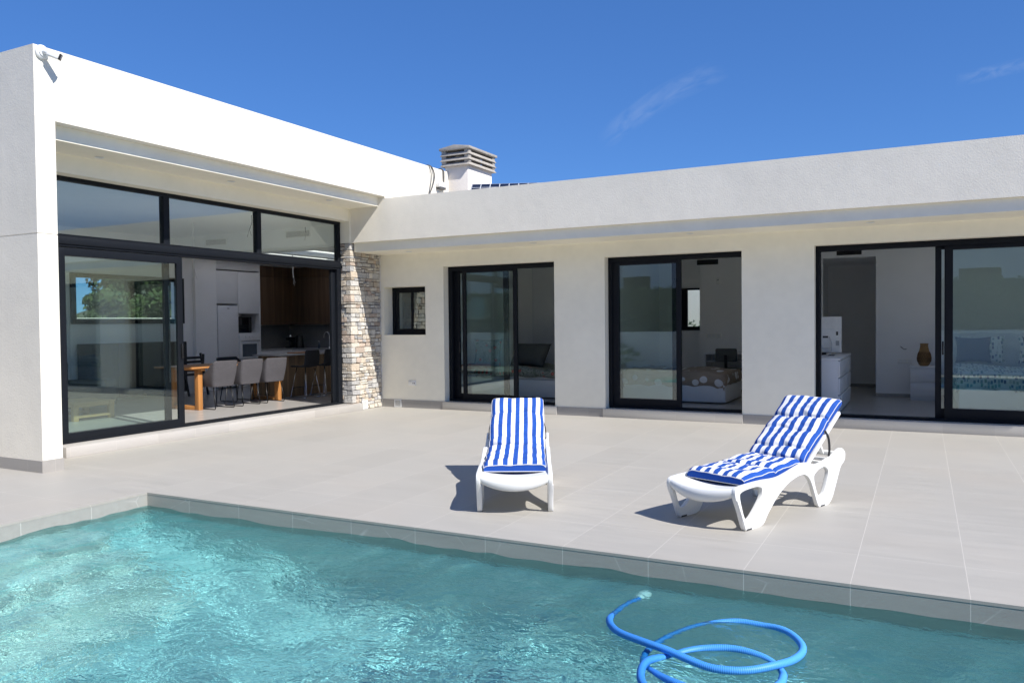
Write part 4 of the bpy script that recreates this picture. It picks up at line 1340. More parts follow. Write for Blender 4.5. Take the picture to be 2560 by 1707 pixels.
c0 = make_chair('grey upholstered dining chair nearest the open glass door leaf', (-4.40, 4.81, ZF), FX, 'grey chairs along the near side of the dining table', 'greyfab')
dup(c0, (-4.41, 5.42, ZF), FX + 0.03, 'grey upholstered dining chair in the middle of the near row of three')
dup(c0, (-4.40, 6.01, ZF), FX - 0.02, 'grey upholstered dining chair of the near row standing closest to the kitchen island')
c1 = make_chair('dark upholstered chair on the far side of the dining table', (-5.10, 5.95, ZF), -FX, None, 'darkfab')

def stool(label, loc, rz, first=None):
    if first: return dup(first, loc, rz, label)
    t_ = thing('bar_stool', label, 'stool', loc, rz, 'black bar stools at the kitchen island')
    P = []
    n = 9
    for i in range(n):
        u = -1 + 2 * i / (n - 1)
        x = 0.21 * u
        row = []
        for (y, z) in ((0.20, 0.585), (0.17, 0.60), (0.05, 0.598), (-0.08, 0.592), (-0.15, 0.60), (-0.185, 0.64), (-0.20, 0.72), (-0.208, 0.82), (-0.212, 0.925)):
            row.append((x * (0.95 if z > 0.88 else 1), y + 0.03 * u * u * (1 if z > 0.62 else 0), z + 0.02 * u * u * (1 if z < 0.62 else 0)))
        P.append(row)
    o = MB().grid(P).build('seat_shell', M['darkfab'], t_, smooth='all')
    md = o.modifiers.new('thick', 'SOLIDIFY'); md.thickness = 0.03; md.offset = 0
    sb = o.modifiers.new('sub', 'SUBSURF'); sb.levels = 1; sb.render_levels = 2
    for sx in (-1, 1):
        for sy in (-1, 1):
            MB().tube([(sx * 0.12, sy * 0.11, 0.58), (sx * 0.20, sy * 0.20, 0.02), (sx * 0.20, sy * 0.185, 0.008)], 0.008, 8).build('leg', M['chrome'], t_, smooth='all')
        MB().tube([(sx * 0.20, -0.19, 0.008), (sx * 0.20, 0.19, 0.008)], 0.008, 8).build('runner', M['chrome'], t_, smooth='all')
    MB().tube([(-0.177, 0.17, 0.19), (0.177, 0.17, 0.19)], 0.007, 8).build('footrest', M['blackmetal'], t_, smooth='all')
    return t_
s0 = stool('black bar stool at the island beside the last grey dining chair', (-4.37, 7.0, ZF), FX)
stool('black bar stool at the island nearer the kitchen tap', (-4.37, 7.56, ZF), FX, s0)

def island():
    t_ = thing('kitchen_island', 'kitchen island clad in slatted oak with a thin pale stone top', 'kitchen island', (-5.02, 7.55, ZF))
    MB().box(-0.33, -0.80, 0.0, 0.30, 0.80, 0.805).build('cabinet', M['islandwood'], t_, bevel=0.003)
    MB().box(-0.38, -0.90, 0.806, 0.40, 0.85, 0.834).build('worktop', M['stone_top'], t_, bevel=0.003)
    return t_
island()
bd = thing('chopping_board', 'small oak chopping board lying on the kitchen island top', 'chopping board', (-4.95, 7.55, ZF + 0.8345))
MB().box(-0.12, -0.30, 0.0, 0.12, 0.30, 0.022).build('board', M['oak'], bd, bevel=0.006)

def tall_units():
    t_ = thing('tall_cabinet', 'white built in kitchen cabinet housing the fridge and the oven', 'cabinet', (-7.5, 8.32, ZF))
    mb = MB()
    mb.box(-0.58, -0.68, 0.0, -0.02, -0.645, 2.83); mb.box(-0.58, 0.64, 0.0, 0.0, 0.675, 2.83); mb.box(-0.58, -0.012, 0.0, -0.02, 0.012, 1.9)
    mb.box(-0.58, -0.645, 2.66, -0.002, 0.64, 2.83); mb.box(-0.58, 0.012, 1.21, -0.02, 0.64, 1.235); mb.box(-0.58, 0.012, 0.0, -0.05, 0.64, 0.64)
    mb.box(-0.60, -0.645, 0.0, -0.581, 0.64, 2.66)
    mb.build('carcass', M['lacquer'], t_, bevel=0.002)
    for (y0, y1, z0, z1) in ((-0.645, -0.003, 1.90, 2.63), (0.003, 0.637, 1.68, 2.63), (0.003, 0.637, 0.10, 0.62)):
        MB().box(-0.02, y0, z0, 0.0, y1, z1).build('cabinet_door', M['lacquer'], t_, bevel=0.002)
    return t_
tall_units()
fr = thing('fridge', 'tall white two door fridge in the kitchen left of the oven', 'fridge', (-7.5, 7.995, ZF))
MB().box(-0.55, -0.285, 0.02, -0.06, 0.29, 1.86).build('cabinet', M['lacquer'], fr, bevel=0.004)
for z0, z1 in ((0.04, 0.70), (0.72, 1.86)):
    MB().box(-0.055, -0.285, z0, 0.015, 0.29, z1).build('door', M['lacquer'], fr, bevel=0.008)
MB().box(0.0155, -0.02, 1.785, 0.0165, 0.045, 1.797).build('badge', M['rubber'], fr)
ov = thing('oven', 'white built in oven with three knobs under the dark microwave', 'oven', (-7.5, 8.64, ZF))
MB().box(-0.5, -0.305, 0.66, -0.03, 0.31, 1.20).build('oven_body', M['lacquer'], ov, bevel=0.002)
MB().box(-0.029, -0.305, 1.105, 0.002, 0.31, 1.205).build('control_panel', M['lacquer'], ov, bevel=0.003)
for y in (-0.11, 0.0, 0.11):
    k = MB().lathe([(0.0, 0.0), (0.024, 0.0), (0.020, 0.022), (0.0, 0.022)], 18).build('knob', M['lacquer'], ov, smooth=True)
    k.location = (0.0022, y, 1.155); k.rotation_euler = (0, R(90), 0)
dd = MB().box(-0.029, -0.305, 0.655, 0.002, 0.31, 1.095).build('door', M['lacquer'], ov, bevel=0.003)
MB().box(0.0025, -0.22, 0.69, 0.005, 0.22, 0.985).build('door_glass', M['ovenglass'], dd)
MB().bar((0.03, -0.29, 1.055), (0.03, 0.29, 1.055), 0.018, 0.026).box(0.002, -0.27, 1.045, 0.03, -0.255, 1.065).box(0.002, 0.255, 1.045, 0.03, 0.27, 1.065).build('handle', M['chrome'], dd, bevel=0.004)
mw = thing('microwave', 'black microwave set in the white niche above the oven', 'microwave', (-7.5, 8.60, ZF + 1.236))
MB().box(-0.46, -0.255, 0.0, -0.09, 0.20, 0.37).build('body', M['black'], mw, bevel=0.006)
MB().box(-0.0895, -0.245, 0.02, -0.078, 0.10, 0.355).build('door', M['blackglass'], mw, bevel=0.003)
MB().box(-0.0895, 0.11, 0.02, -0.082, 0.19, 0.355).build('control_panel', M['black'], mw, bevel=0.002)

wu = thing('wall_cabinet', 'dark walnut kitchen wall cabinets running round the corner', 'cabinet', (-7.9, 10.4, 1.535))
for (bx_) in ((-0.16, -1.42, 0.0, 0.20, -0.12, 1.15), (-0.16, -1.42, 1.156, 0.20, -0.12, 1.41)):
    MB().box(*bx_).build('cabinet_door', M['darkwood'], wu, bevel=0.002)
for (bx_) in ((-0.16, -0.118, 0.0, 2.4, 0.195, 1.15), (-0.16, -0.118, 1.156, 2.4, 0.195, 1.41)):
    MB().box(*bx_).build('cabinet_door', M['darkwood'], wu, bevel=0.002)
bc = thing('base_cabinet', 'white kitchen base cabinets with a pale worktop under the walnut cabinets', 'cabinet', (-7.5, 10.0, ZF))
MB().box(-0.58, -1.0, 0.08, 0.0, 0.6, 0.80).build('cabinet', M['lacquer'], bc, bevel=0.003)
MB().box(0.002, 0.02, 0.08, 3.4, 0.6, 0.80).build('cabinet', M['lacquer'], bc, bevel=0.003)
MB().box(-0.58, -1.0, 0.806, 0.02, 0.6, 0.834).box(0.021, 0.0, 0.806, 3.4, 0.6, 0.834).build('worktop', M['stone_top'], bc, bevel=0.002)
MB().box(-0.60, -1.0, 0.834, -0.592, 0.592, 1.41).box(-0.592, 0.592, 0.834, 4.6, 0.60, 1.41).build('backsplash', M['splash'], bc)
ZK = ZF + 0.8345
cm = thing('coffee_machine', 'black pod coffee machine on the dark kitchen worktop', 'coffee machine', (-7.80, 10.3, ZK))
MB().box(-0.10, -0.09, 0.0, 0.10, 0.12, 0.03).box(-0.06, 0.02, 0.03, 0.06, 0.12, 0.22).box(-0.07, -0.10, 0.19, 0.07, 0.12, 0.27).build('body', M['black'], cm, bevel=0.015)
MB().lathe([(0.0, 0.27), (0.05, 0.27), (0.055, 0.29), (0.045, 0.32), (0.0, 0.325)], 20).build('lever_head', M['chrome'], cm, smooth=True)
ck = thing('kettle', 'tall black kettle beside the pod coffee machine', 'kettle', (-7.50, 10.3, ZK))
MB().lathe([(0.0, 0.0), (0.11, 0.0), (0.115, 0.02), (0.10, 0.10), (0.09, 0.25), (0.08, 0.31), (0.05, 0.33), (0.0, 0.335)], 24).build('body', M['black'], ck, smooth=True)
MB().tube(spline([(-0.09, 0, 0.28), (-0.16, 0, 0.26), (-0.17, 0, 0.15), (-0.10, 0, 0.08)], 6), 0.012, 8).build('handle', M['black'], ck, smooth='all')
tp = thing('kitchen_tap', 'tall arched chrome kitchen tap behind the bar stools', 'tap', (-6.51, 10.25, ZK))
MB().lathe([(0.0, 0.0), (0.03, 0.0), (0.03, 0.02), (0.016, 0.04), (0.0, 0.04)], 20).build('base', M['chrome'], tp, smooth=True)
MB().tube(spline([(0, 0, 0.02), (0, 0, 0.28), (-0.01, 0, 0.35), (-0.07, 0, 0.40), (-0.14, 0, 0.37), (-0.165, 0, 0.30), (-0.165, 0, 0.26)], 8), 0.012, 10).build('spout', M['chrome'], tp, smooth='all')
sb = thing('soap_bottle', 'small clear soap bottle left of the arched kitchen tap', 'bottle', (-6.83, 10.25, ZK))
MB().lathe([(0.0, 0.0), (0.032, 0.0), (0.034, 0.10), (0.014, 0.125), (0.012, 0.15), (0.0, 0.15)], 18).build('bottle_body', M['ovenglass'], sb, smooth=True)
MB().tube([(0, 0, 0.15), (0, 0, 0.175), (-0.035, 0, 0.172)], 0.006, 8).build('pump', M['plastic'], sb, smooth='all')
ss = thing('wall_socket', 'grey double socket plate on the dark kitchen backsplash', 'socket', (-7.7, 10.59, 1.28))
MB().box(-0.13, -0.010, -0.042, 0.13, 0.0, 0.042).build('plate', M['splash'], ss, bevel=0.004)

sbd = thing('sideboard', 'long charcoal sideboard under the long rear window', 'sideboard', (-7.22, 5.42, ZF))
MB().box(-0.22, -1.04, 0.08, 0.20, 1.04, 1.095).build('cabinet', M['charcoal'], sbd, bevel=0.004)
for k in range(4):
    MB().box(0.201, -1.03 + k * 0.517, 0.10, 0.219, -0.523 + k * 0.517, 1.08).build('door', M['charcoal'], sbd, bevel=0.003)
    for zz in (0,):
        MB().box(-0.20, -1.0 + k * 0.65, 0.0, -0.15, -0.95 + k * 0.65, 0.079).build('leg', M['black'], sbd)
so = thing('sofa', 'dark grey green sofa partly seen through the closed glass leaf', 'sofa', (-6.15, 3.15, ZF))
MB().box(-0.42, -0.95, 0.10, 0.40, 0.78, 0.40).build('base', M['sofafab'], so, bevel=0.03, seg=3)
MB().box(-0.32, -0.78, 0.405, 0.40, 0.58, 0.52).build('seat_cushion', M['sofafab'], so, bevel=0.04, seg=4)
MB().box(-0.44, -0.95, 0.405, -0.22, 0.36, 0.84).build('backrest', M['darkfab'], so, bevel=0.05, seg=4)
MB().box(-0.21, 0.59, 0.405, 0.40, 0.79, 0.54).build('armrest', M['sofafab'], so, bevel=0.05, seg=4)
def coffee_table():
    t_ = thing('coffee_table', 'low pale oak framed coffee table behind the closed glass leaf', 'coffee table', (-5.20, 2.90, ZF))
    for sx in (-1, 1):
        for sy in (-1, 1):
            MB().box(sx * 0.30 - 0.035, sy * 0.295 - 0.04, 0.0, sx * 0.30 + 0.035, sy * 0.295 + 0.04, 0.262).build('leg', M['paleoak'], t_, bevel=0.003)
    mb = MB()
    for sx in (-1, 1):
        mb.box(sx * 0.30 - 0.028, -0.254, 0.205, sx * 0.30 + 0.028, 0.254, 0.26); mb.box(sx * 0.30 - 0.028, -0.254, 0.045, sx * 0.30 + 0.028, 0.254, 0.085)
    for sy in (-1, 1):
        mb.box(-0.264, sy * 0.295 - 0.028, 0.205, 0.264, sy * 0.295 + 0.028, 0.26)
    mb.build('rail', M['paleoak'], t_, bevel=0.002)
    MB().box(-0.345, -0.345, 0.263, 0.345, 0.345, 0.278).build('tabletop', M['paleoak'], t_, bevel=0.003)
coffee_table()
# dark folded chairs leaning at the back of the dining room
fc = thing('folded_chair', 'dark folded slatted chair leaning by the wall beyond the dining table', 'chair', (-6.9, 6.5, ZF), R(90))
mb = MB()
for k in range(5):
    mb.bar((-0.27, 0.02 + k * 0.0, 0.42 + k * 0.085), (0.27, 0.02, 0.42 + k * 0.085), 0.02, 0.05)
mb.build('slat', M['charcoal'], fc, bevel=0.003)
for sx in (-1, 1):
    MB().bar((sx * 0.29, 0.10, 0.0), (sx * 0.27, 0.0, 0.83), 0.035, 0.05).build('leg', M['charcoal'], fc, bevel=0.004)
    MB().bar((sx * 0.24, -0.16, 0.0), (sx * 0.24, 0.05, 0.85), 0.03, 0.04).build('leg', M['charcoal'], fc, bevel=0.004)

# loose lamp wires hanging from the ceilings
def wire(label, loc, pts, mat, fray=False, r=0.006):
    t_ = thing('hanging_wire', label, 'wire', loc, 0, 'loose lamp wires hanging from the ceiling')
    MB().tube(spline(pts, 8), r, 8).build('sheath', M[mat], t_, smooth='all')
    e = Vector(pts[-1])
    for k, (dx, dy) in enumerate(((0.0, 0.05), (0.02, -0.03), (0.0, 0.02)) if fray else ((0.0, 0.04), (0.0, -0.05))):
        MB().tube(spline([e, e + Vector((dx, dy * 0.5, -0.05)), e + Vector((dx, dy, -0.10 - 0.03 * k))], 5), 0.003, 6).build('strand', M[mat], t_, smooth='all')
wire('dark loose wire hanging behind the middle upper pane', (-3.6, 4.905, 3.35), [(0, 0, 0), (0, 0.005, -0.10), (0, -0.02, -0.18), (0, -0.05, -0.24)], 'cable')
wire('dark forked loose wire hanging behind the right upper pane', (-3.95, 6.59, 3.35), [(0, 0, 0), (0, 0.01, -0.08), (0, 0.03, -0.12)], 'cable')
wire('pale loose wire hanging left of the tall white cabinet', (-5.2, 5.09, 3.35), [(0, 0, 0), (0, 0.0, -0.55), (0, 0.015, -0.80), (0, 0.035, -0.90)], 'white_wire')
wire('white frayed wire hanging in front of the walnut wall cabinets', (-5.2, 7.60, 2.952), [(0, 0, 0), (0, 0.0, -0.30), (0, 0.012, -0.42), (0, 0.02, -0.46)], 'white_wire', True, 0.011)
grille('air_grille', 'grey air grille high on the kitchen bulkhead behind the middle upper pane', (-6.30, 6.618, 3.20), 0, 0.58, 0.13, 6, M['plastic2'], M['rubber'], group='air grilles on the kitchen bulkhead')
grille('air_grille', 'grey air grille high on the kitchen bulkhead behind the right upper pane', (-4.16, 6.618, 3.235), 0, 0.60, 0.13, 6, M['plastic2'], M['rubber'], group='air grilles on the kitchen bulkhead')

# ================================================================== BEDROOMS
ZB = 0.131
def duvet(parent, x0, x1, y0, y1, z, drop, mat, seed, thick=0.09, name='duvet', hem=0.03):
    r_ = random.Random(seed)
    ph = [r_.uniform(0, 6.28) for _ in range(6)]
    prof_x = []
    nx, ny = 44, 44
    P = []; UV = {}
    W_, L_ = x1 - x0, y1 - y0
    for i in range(nx + 1):
        s_ = -drop + (W_ + 2 * drop) * i / nx
        row = []
        for j in range(ny + 1):
            t = -drop + (L_ + drop) * j / ny
            ox = max(0, -s_, s_ - W_); oy = max(0, -t)
            cx = min(max(s_, 0), W_); cyy = max(t, 0)
            d = max(ox, oy)
            if ox > 0 and oy > 0:
                d = math.hypot(ox, oy)
            bulge = 0.035 * math.sin(min(1.0, d / max(drop, 1e-3)) * math.pi)
            x = x0 + cx + (math.copysign(bulge + 0.015, s_ - W_ / 2) if ox else 0)
            y = y0 + cyy - ((bulge + 0.015) if oy else 0)
            zz = z + thick - min(d, drop * 1.12) + (0.02 * math.sin(s_ * 5 + ph[0]) + 0.018 * math.sin(t * 6 + s_ * 3 + ph[1]) + 0.008 * math.sin(t * 17 + s_ * 9 + ph[2])) * (1 if d == 0 else 0.5)
            if d > 0:
                zz -= 0.012 * math.sin(s_ * 13 + ph[3]) * d / drop
                y -= 0.014 * math.sin(s_ * 16 + ph[4]) * (1 if oy else 0)
                x += 0.014 * math.sin(t * 16 + ph[4]) * (1 if ox else 0)
            row.append((x, y, zz)); UV[(i, j)] = (s_, t)
        P.append(row)
    o = MB().grid(P, lambda i, j: UV[(i, j)]).build(name, mat, parent, smooth='all')
    md = o.modifiers.new('thick', 'SOLIDIFY'); md.thickness = 0.03; md.offset = -1
    return o
def pillow(parent, name, c, w, h, th, mat, tilt, rz=0):
    P1 = []; n = 18
    rows_t = []; rows_b = []
    for i in range(n + 1):
        u = -1 + 2 * i / n; rt = []; rb = []
        for j in range(n + 1):
            v = -1 + 2 * j / n
            pin = 1 - 0.10 * (1 - u * u) * abs(v) ** 3 - 0.0
            pin2 = 1 - 0.10 * (1 - v * v) * abs(u) ** 3
            t = th * max(0.0, (1 - u ** 4) * (1 - v ** 4)) ** 0.55 / 2
            rt.append((u * w / 2 * pin2, v * h / 2 * pin, t)); rb.append((u * w / 2 * pin2, v * h / 2 * pin, -t))
        rows_t.append(rt); rows_b.append(rb)
    mb = MB(); mb.grid(rows_t); mb.grid(rows_b, flip=True)
    o = mb.build(name, mat, parent, smooth='all', weld=True)
    o.location = c; o.rotation_euler = (tilt, 0, rz)
    return o
# -- first room: floral bed
b1 = thing('bed', 'bed with a floral grey duvet behind the first bedroom door', 'bed', (-0.65, 9.0, ZB), 0)
MB().box(-0.85, -0.70, 0.02, 1.20, 0.70, 0.335).build('base', M['laminate'], b1, bevel=0.01)
MB().box(-0.84, -0.69, 0.337, 1.18, 0.69, 0.50).build('mattress', M['whitefab'], b1, bevel=0.04, seg=3)
duvet(b1, -0.60, 1.17, -0.70, 0.70, 0.485, 0.16, M['floral'], 5, 0.06)
pw = thing('pillow', 'big floral grey pillow leaning at the left end of the floral bed', 'pillow', (-1.22, 8.65, ZB + 0.80), 0)
pillow(pw, 'cushion_cover', (0, 0, 0), 0.55, 0.60, 0.2, M['floral'], R(72), R(20))
pw2 = thing('pillow', 'dark grey pillow on the floral bed behind the sliding leaf edge', 'pillow', (-0.52, 9.1, ZB + 0.76), 0)
pillow(pw2, 'cushion_cover', (0, 0, 0), 0.85, 0.52, 0.24, M['greypillow'], R(58), R(-12))
rb = thing('throw', 'pink folded throw at the left of the floral bed', 'throw', (-1.30, 8.25, ZB + 0.52), 0)
MB().box(-0.25, -0.10, 0.0, 0.22, 0.30, 0.09).build('cloth', m_fabric('pink_cloth', (0.45, 0.13, 0.11)), rb, bevel=0.035, seg=4)
wd = thing('wardrobe', 'tall grey white wardrobe at the back of the floral bedroom', 'wardrobe', (0.1, 10.55, ZB), 0)
MB().box(-1.2, -0.14, 0.0, 1.1, 0.04, 2.62).build('carcass', M['laminate'], wd)
for x0_, x1_ in ((-1.16, -0.42), (-0.40, 0.34), (0.36, 1.08)):
    MB().box(x0_, -0.165, 0.08, x1_, -0.142, 2.56).build('wardrobe_door', M['laminate'], wd, bevel=0.003)

# -- second room: dotted bed
b2 = thing('bed', 'bed with a beige duvet of big white dots on a white base', 'bed', (2.55, 9.1, ZB), 0)
MB().box(-0.95, -0.65, 0.02, 0.85, 0.65, 0.30).build('base', M['laminate'], b2, bevel=0.02, seg=3)
MB().box(-0.93, -0.63, 0.302, 0.83, 0.63, 0.50).build('mattress', M['whitefab'], b2, bevel=0.05, seg=3)
duvet(b2, -0.92, 0.80, -0.62, 0.62, 0.475, 0.27, M['dots'], 8, 0.06)
dk_ = thing('desk', 'pale desk with an open shelf at the back of the dotted bedroom', 'desk', (3.15, 10.74, ZB), 0)
MB().box(-0.60, -0.24, 0.74, 0.70, 0.24, 0.775).build('desktop', M['laminate'], dk_, bevel=0.003)
MB().box(-0.60, -0.23, 0.60, 0.70, 0.23, 0.618).box(-0.60, -0.235, 0.0, -0.575, 0.235, 0.739).box(0.675, -0.235, 0.0, 0.70, 0.235, 0.739).build('shelf', M['laminate'], dk_)
oc = thing('office_chair', 'grey swivel chair at the desk in the dotted bedroom', 'chair', (3.02, 10.28, ZB), 0)
MB().box(-0.20, -0.06, 0.62, 0.20, 0.0, 0.87).build('backrest', M['greypillow'], oc, bevel=0.03, seg=4)
MB().box(-0.21, 0.0, 0.42, 0.21, 0.40, 0.49).build('seat', M['greypillow'], oc, bevel=0.03, seg=3)
MB().bar((0, -0.03, 0.42), (0, -0.075, 0.75), 0.05, 0.02).tube([(0, 0.2, 0.42), (0, 0.2, 0.08)], 0.025, 10).build('stem', M['black'], oc)
mb = MB()
for k in range(5):
    a = k * 2 * math.pi / 5 + 0.3
    mb.bar((0, 0.2, 0.08), (0.27 * math.cos(a), 0.2 + 0.27 * math.sin(a), 0.05), 0.03, 0.03)
mb.build('star_base', M['black'], oc)
th_ = thing('thermostat', 'small rounded white detector on the dotted bedroom wall', 'detector', (2.71, 11.0, 2.31), 0)
MB().box(-0.042, -0.03, -0.062, 0.042, 0.0, 0.062).build('cover', M['plastic2'], th_, bevel=0.025, seg=4)
MB().box(-0.02, -0.0325, 0.01, 0.02, -0.0305, 0.02).build('slot', M['rubber'], th_)
sk = thing('wall_socket', 'wide white socket strip above the desk in the dotted bedroom', 'socket', (2.62, 11.0, 1.225), 0)
MB().box(-0.15, -0.012, -0.045, 0.15, 0.0, 0.045).build('plate', M['plastic2'], sk, bevel=0.004)
for x in (-0.09, 0.0, 0.09):
    MB().box(x - 0.03, -0.0135, -0.03, x + 0.03, -0.0122, 0.03).build('insert', M['plastic'], sk)
grille('air_grille', 'black gridded air grille at the top of the dotted bedroom wall', (2.50, 10.998, 2.69), 0, 0.42, 0.10, 5, M['black'], M['gasket'], True)

# -- third room
dr = thing('chest_of_drawers', 'white chest of drawers carrying the television', 'chest of drawers', (4.99, 8.66, ZB), 0)
MB().box(-0.26, -0.98, 0.0, 0.215, 0.98, 0.79).build('carcass', M['laminate'], dr, bevel=0.003)
MB().box(-0.265, -0.985, 0.791, 0.245, 0.985, 0.82).build('top', M['laminate'], dr, bevel=0.003)
for k in range(3):
    for y0_, y1_ in ((-0.975, -0.003), (0.003, 0.975)):
        MB().box(0.216, y0_, 0.03 + k * 0.255, 0.24, y1_, 0.262 + k * 0.255).build('drawer', M['laminate'], dr, bevel=0.003)
tv = thing('television', 'white backed television standing on the white chest of drawers', 'television', (4.95, 8.6, ZB + 0.821), 0)
MB().box(-0.36, 0.0, 0.05, 0.225, 0.045, 0.615).build('casing', M['plastic2'], tv, bevel=0.008)
MB().box(-0.33, -0.02, 0.12, 0.13, -0.001, 0.42).build('rear_cover', M['plastic2'], tv, bevel=0.006)
MB().box(0.145, -0.0015, 0.32, 0.175, -0.0003, 0.38).box(-0.05, -0.0225, 0.28, 0.03, -0.0205, 0.31).build('sticker', M['rubber'], tv)
mb = MB()
for k in range(7):
    mb.box(0.14, -0.0015, 0.16 + k * 0.011, 0.19, -0.0003, 0.165 + k * 0.011)
mb.build('vent', M['rubber'], tv)
MB().box(-0.06, -0.06, 0.012, 0.0, 0.06, 0.05).box(-0.22, -0.09, 0.0, 0.12, 0.11, 0.0115).build('stand', M['black'], tv, bevel=0.003)
MB().tube(spline([(0.05, -0.03, 0.30), (0.09, -0.06, 0.16), (0.06, -0.09, 0.03), (-0.02, -0.14, 0.008), (-0.15, -0.17, 0.008)], 8), 0.006, 8).build('cord', M['white_wire'], tv, smooth='all')
ns = thing('nightstand', 'white two drawer nightstand under the wicker vase', 'nightstand', (6.35, 10.54, ZB), 0)
MB().box(-0.225, -0.26, 0.0, 0.225, 0.26, 0.545).build('carcass', M['laminate'], ns, bevel=0.003)
MB().box(-0.235, -0.285, 0.546, 0.235, 0.265, 0.58).build('top', M['laminate'], ns, bevel=0.003)
for k in range(2):
    MB().box(-0.224, -0.282, 0.075 + k * 0.236, 0.224, -0.261, 0.303 + k * 0.236).build('drawer', M['laminate'], ns, bevel=0.003)
va = thing('wicker_vase', 'round brown woven wicker vase on the white nightstand', 'vase', (6.333, 10.45, ZB + 0.581), 0)
MB().lathe([(0.0, 0.0), (0.058, 0.0), (0.085, 0.03), (0.106, 0.09), (0.110, 0.14), (0.098, 0.20), (0.075, 0.27), (0.062, 0.33), (0.060, 0.36), (0.066, 0.375), (0.066, 0.385), (0.05, 0.385), (0.05, 0.34), (0.0, 0.30)], 32).build('basket', M['wicker'], va, smooth='all')
mb = MB()
for k in range(26):
    a0 = k * 2 * math.pi / 26
    for sg in (-1, 1):
        mb.tube([((r_ + 0.002) * math.cos(a0 + sg * t_), (r_ + 0.002) * math.sin(a0 + sg * t_), z) for r_, z, t_ in ((0.100, 0.07, 0), (0.108, 0.10, 0.15), (0.110, 0.14, 0.3), (0.099, 0.20, 0.5), (0.085, 0.24, 0.65))], 0.0028, 5)
mb.build('weave', m_plain('wicker_dark', (0.12, 0.055, 0.02), 0.8), va, smooth='all')
b3 = thing('bed', 'wide bed with a blue patchwork duvet behind the widest glass door', 'bed', (7.72, 9.65, ZB), 0)
MB().box(-0.93, -1.05, 0.02, 0.93, 1.0, 0.36).build('base', M['laminate'], b3, bevel=0.01)
MB().box(-0.92, -1.03, 0.362, 0.92, 1.0, 0.58).build('mattress', M['whitefab'], b3, bevel=0.04, seg=3)
MB().box(-0.95, 1.05, 0.0, 0.95, 1.16, 1.14).build('headboard', M['headboard'], b3, bevel=0.02, seg=3)
duvet(b3, -0.92, 0.92, -1.03, 0.72, 0.555, 0.27, M['bluepatch'], 14, 0.05)
for x, lb in ((7.05, 'square blue pillow at the left head of the patchwork bed'), (8.0, 'square blue pillow at the right head of the patchwork bed')):
    p_ = thing('pillow', lb, 'pillow', (x, 10.25, ZB + 0.87), 0, 'blue pillows on the patchwork bed')
    pillow(p_, 'cushion_cover', (0, 0, 0), 0.52, 0.44, 0.16, M['bluefab'], R(74))
for x, lb in ((7.16, 'patterned pillow standing behind the left blue pillow'), (8.05, 'patterned pillow standing behind the right blue pillow')):
    p_ = thing('pillow', lb, 'pillow', (x, 10.45, ZB + 0.87), 0, 'patterned pillows on the patchwork bed')
    pillow(p_, 'cushion_cover', (0, 0, 0), 0.72, 0.46, 0.16, M['bluepatch'], R(76))
grille('air_grille', 'black gridded air grille high on the wall above the dark doorway', (5.115, 10.838, 2.745), 0, 0.42, 0.10, 5, M['black'], M['gasket'], True)
sk3 = thing('wall_socket', 'white triple socket strip on the wall left of the nightstand', 'socket', (6.03, 10.84, 0.77), 0)
MB().box(-0.115, -0.012, -0.042, 0.115, 0.0, 0.042).build('plate', M['plastic2'], sk3, bevel=0.004)
for x in (-0.07, 0.0, 0.07):
    MB().box(x - 0.026, -0.0135, -0.028, x + 0.026, -0.0122, 0.028).build('insert', M['plastic'], sk3)
w3 = thing('wall_wire', 'short loose lamp wire sticking out above the socket strip', 'wire', (6.02, 10.84, 0.985), 0)
MB().tube(spline([(0.03, 0, 0), (0.03, -0.03, 0.0), (0.0, -0.05, 0.0), (-0.03, -0.06, 0.02), (-0.06, -0.05, 0.05)], 6), 0.006, 8).build('sheath', M['cable'], w3, smooth='all')
cl3 = downlight((5.05, 11.7, 2.652), 'round ceiling light inside the dark doorway of the widest bedroom', None)

# ================================================================== SURROUNDINGS (seen through windows and in the glass)
bw = thing('boundary_wall', 'low white boundary wall behind the pool carrying the green hedge', 'wall', (0, -5.70, 0))
MB().box(-14, -0.10, 0.0, 14, 0.10, 1.20).build('wall_body', M['wall_out'], bw)
def leaf_panel(mb, r_, x0, x1, y, z0, z1, n, size, depth=0.10, axis='y'):
    for _ in range(n):
        a = r_.uniform(x0, x1); z = r_.uniform(z0, z1 + 0.02); d = r_.uniform(-depth, depth)
        c = Vector((a, y + d, z)) if axis == 'y' else Vector((y + d, a, z))
        q = Vector((r_.gauss(0, 1), r_.gauss(0, 1), r_.gauss(0, 1))).normalized()
        u = q.orthogonal().normalized() * size * r_.uniform(0.6, 1.3); w = q.cross(u).normalized() * size * r_.uniform(0.35, 0.7)
        mb.add([c - u, c - w, c + u, c + w], [(0, 1, 2, 3)], r_.random())
r_ = random.Random(21)
mb = MB(); leaf_panel(mb, r_, -14, 14, 0.0, 1.15, 2.62, 9000, 0.075)
hg = thing('hedge', 'dense green hedge panel standing on the low white boundary wall', 'hedge', (0, -5.70, 0))
mb.build('foliage', M['leaf_hedge'], hg, recalc=False)
MB().box(-14, -0.03, 1.201, 14, 0.03, 2.58).build('mesh_backing', m_plain('hedge_backing', (0.015, 0.03, 0.014), 0.9), hg)
nh = thing('neighbouring_house', 'white neighbouring house beyond the hedge reflected in the glass', 'house', (0, -9.0, 0))
mb = MB(); wall(mb, 'y', -14, 16, 0.0, 6.2, -0.3, 0.0, [(-3.74, -2.63, 2.0, 3.2), (7.31, 8.46, 2.0, 3.08)]); mb.build('wall', M['wall_out'], nh, weld=True)
for x0_, x1_, z1_ in ((-3.74, -2.63, 3.2), (7.31, 8.46, 3.08)):
    w_ = MB().box(x0_, -0.20, 2.0, x1_, -0.15, z1_).build('window', M['frame'], nh)
MB().box(-14.2, -6.0, 6.2, 16.2, 0.1, 6.4).build('roof', M['wall_out'], nh)
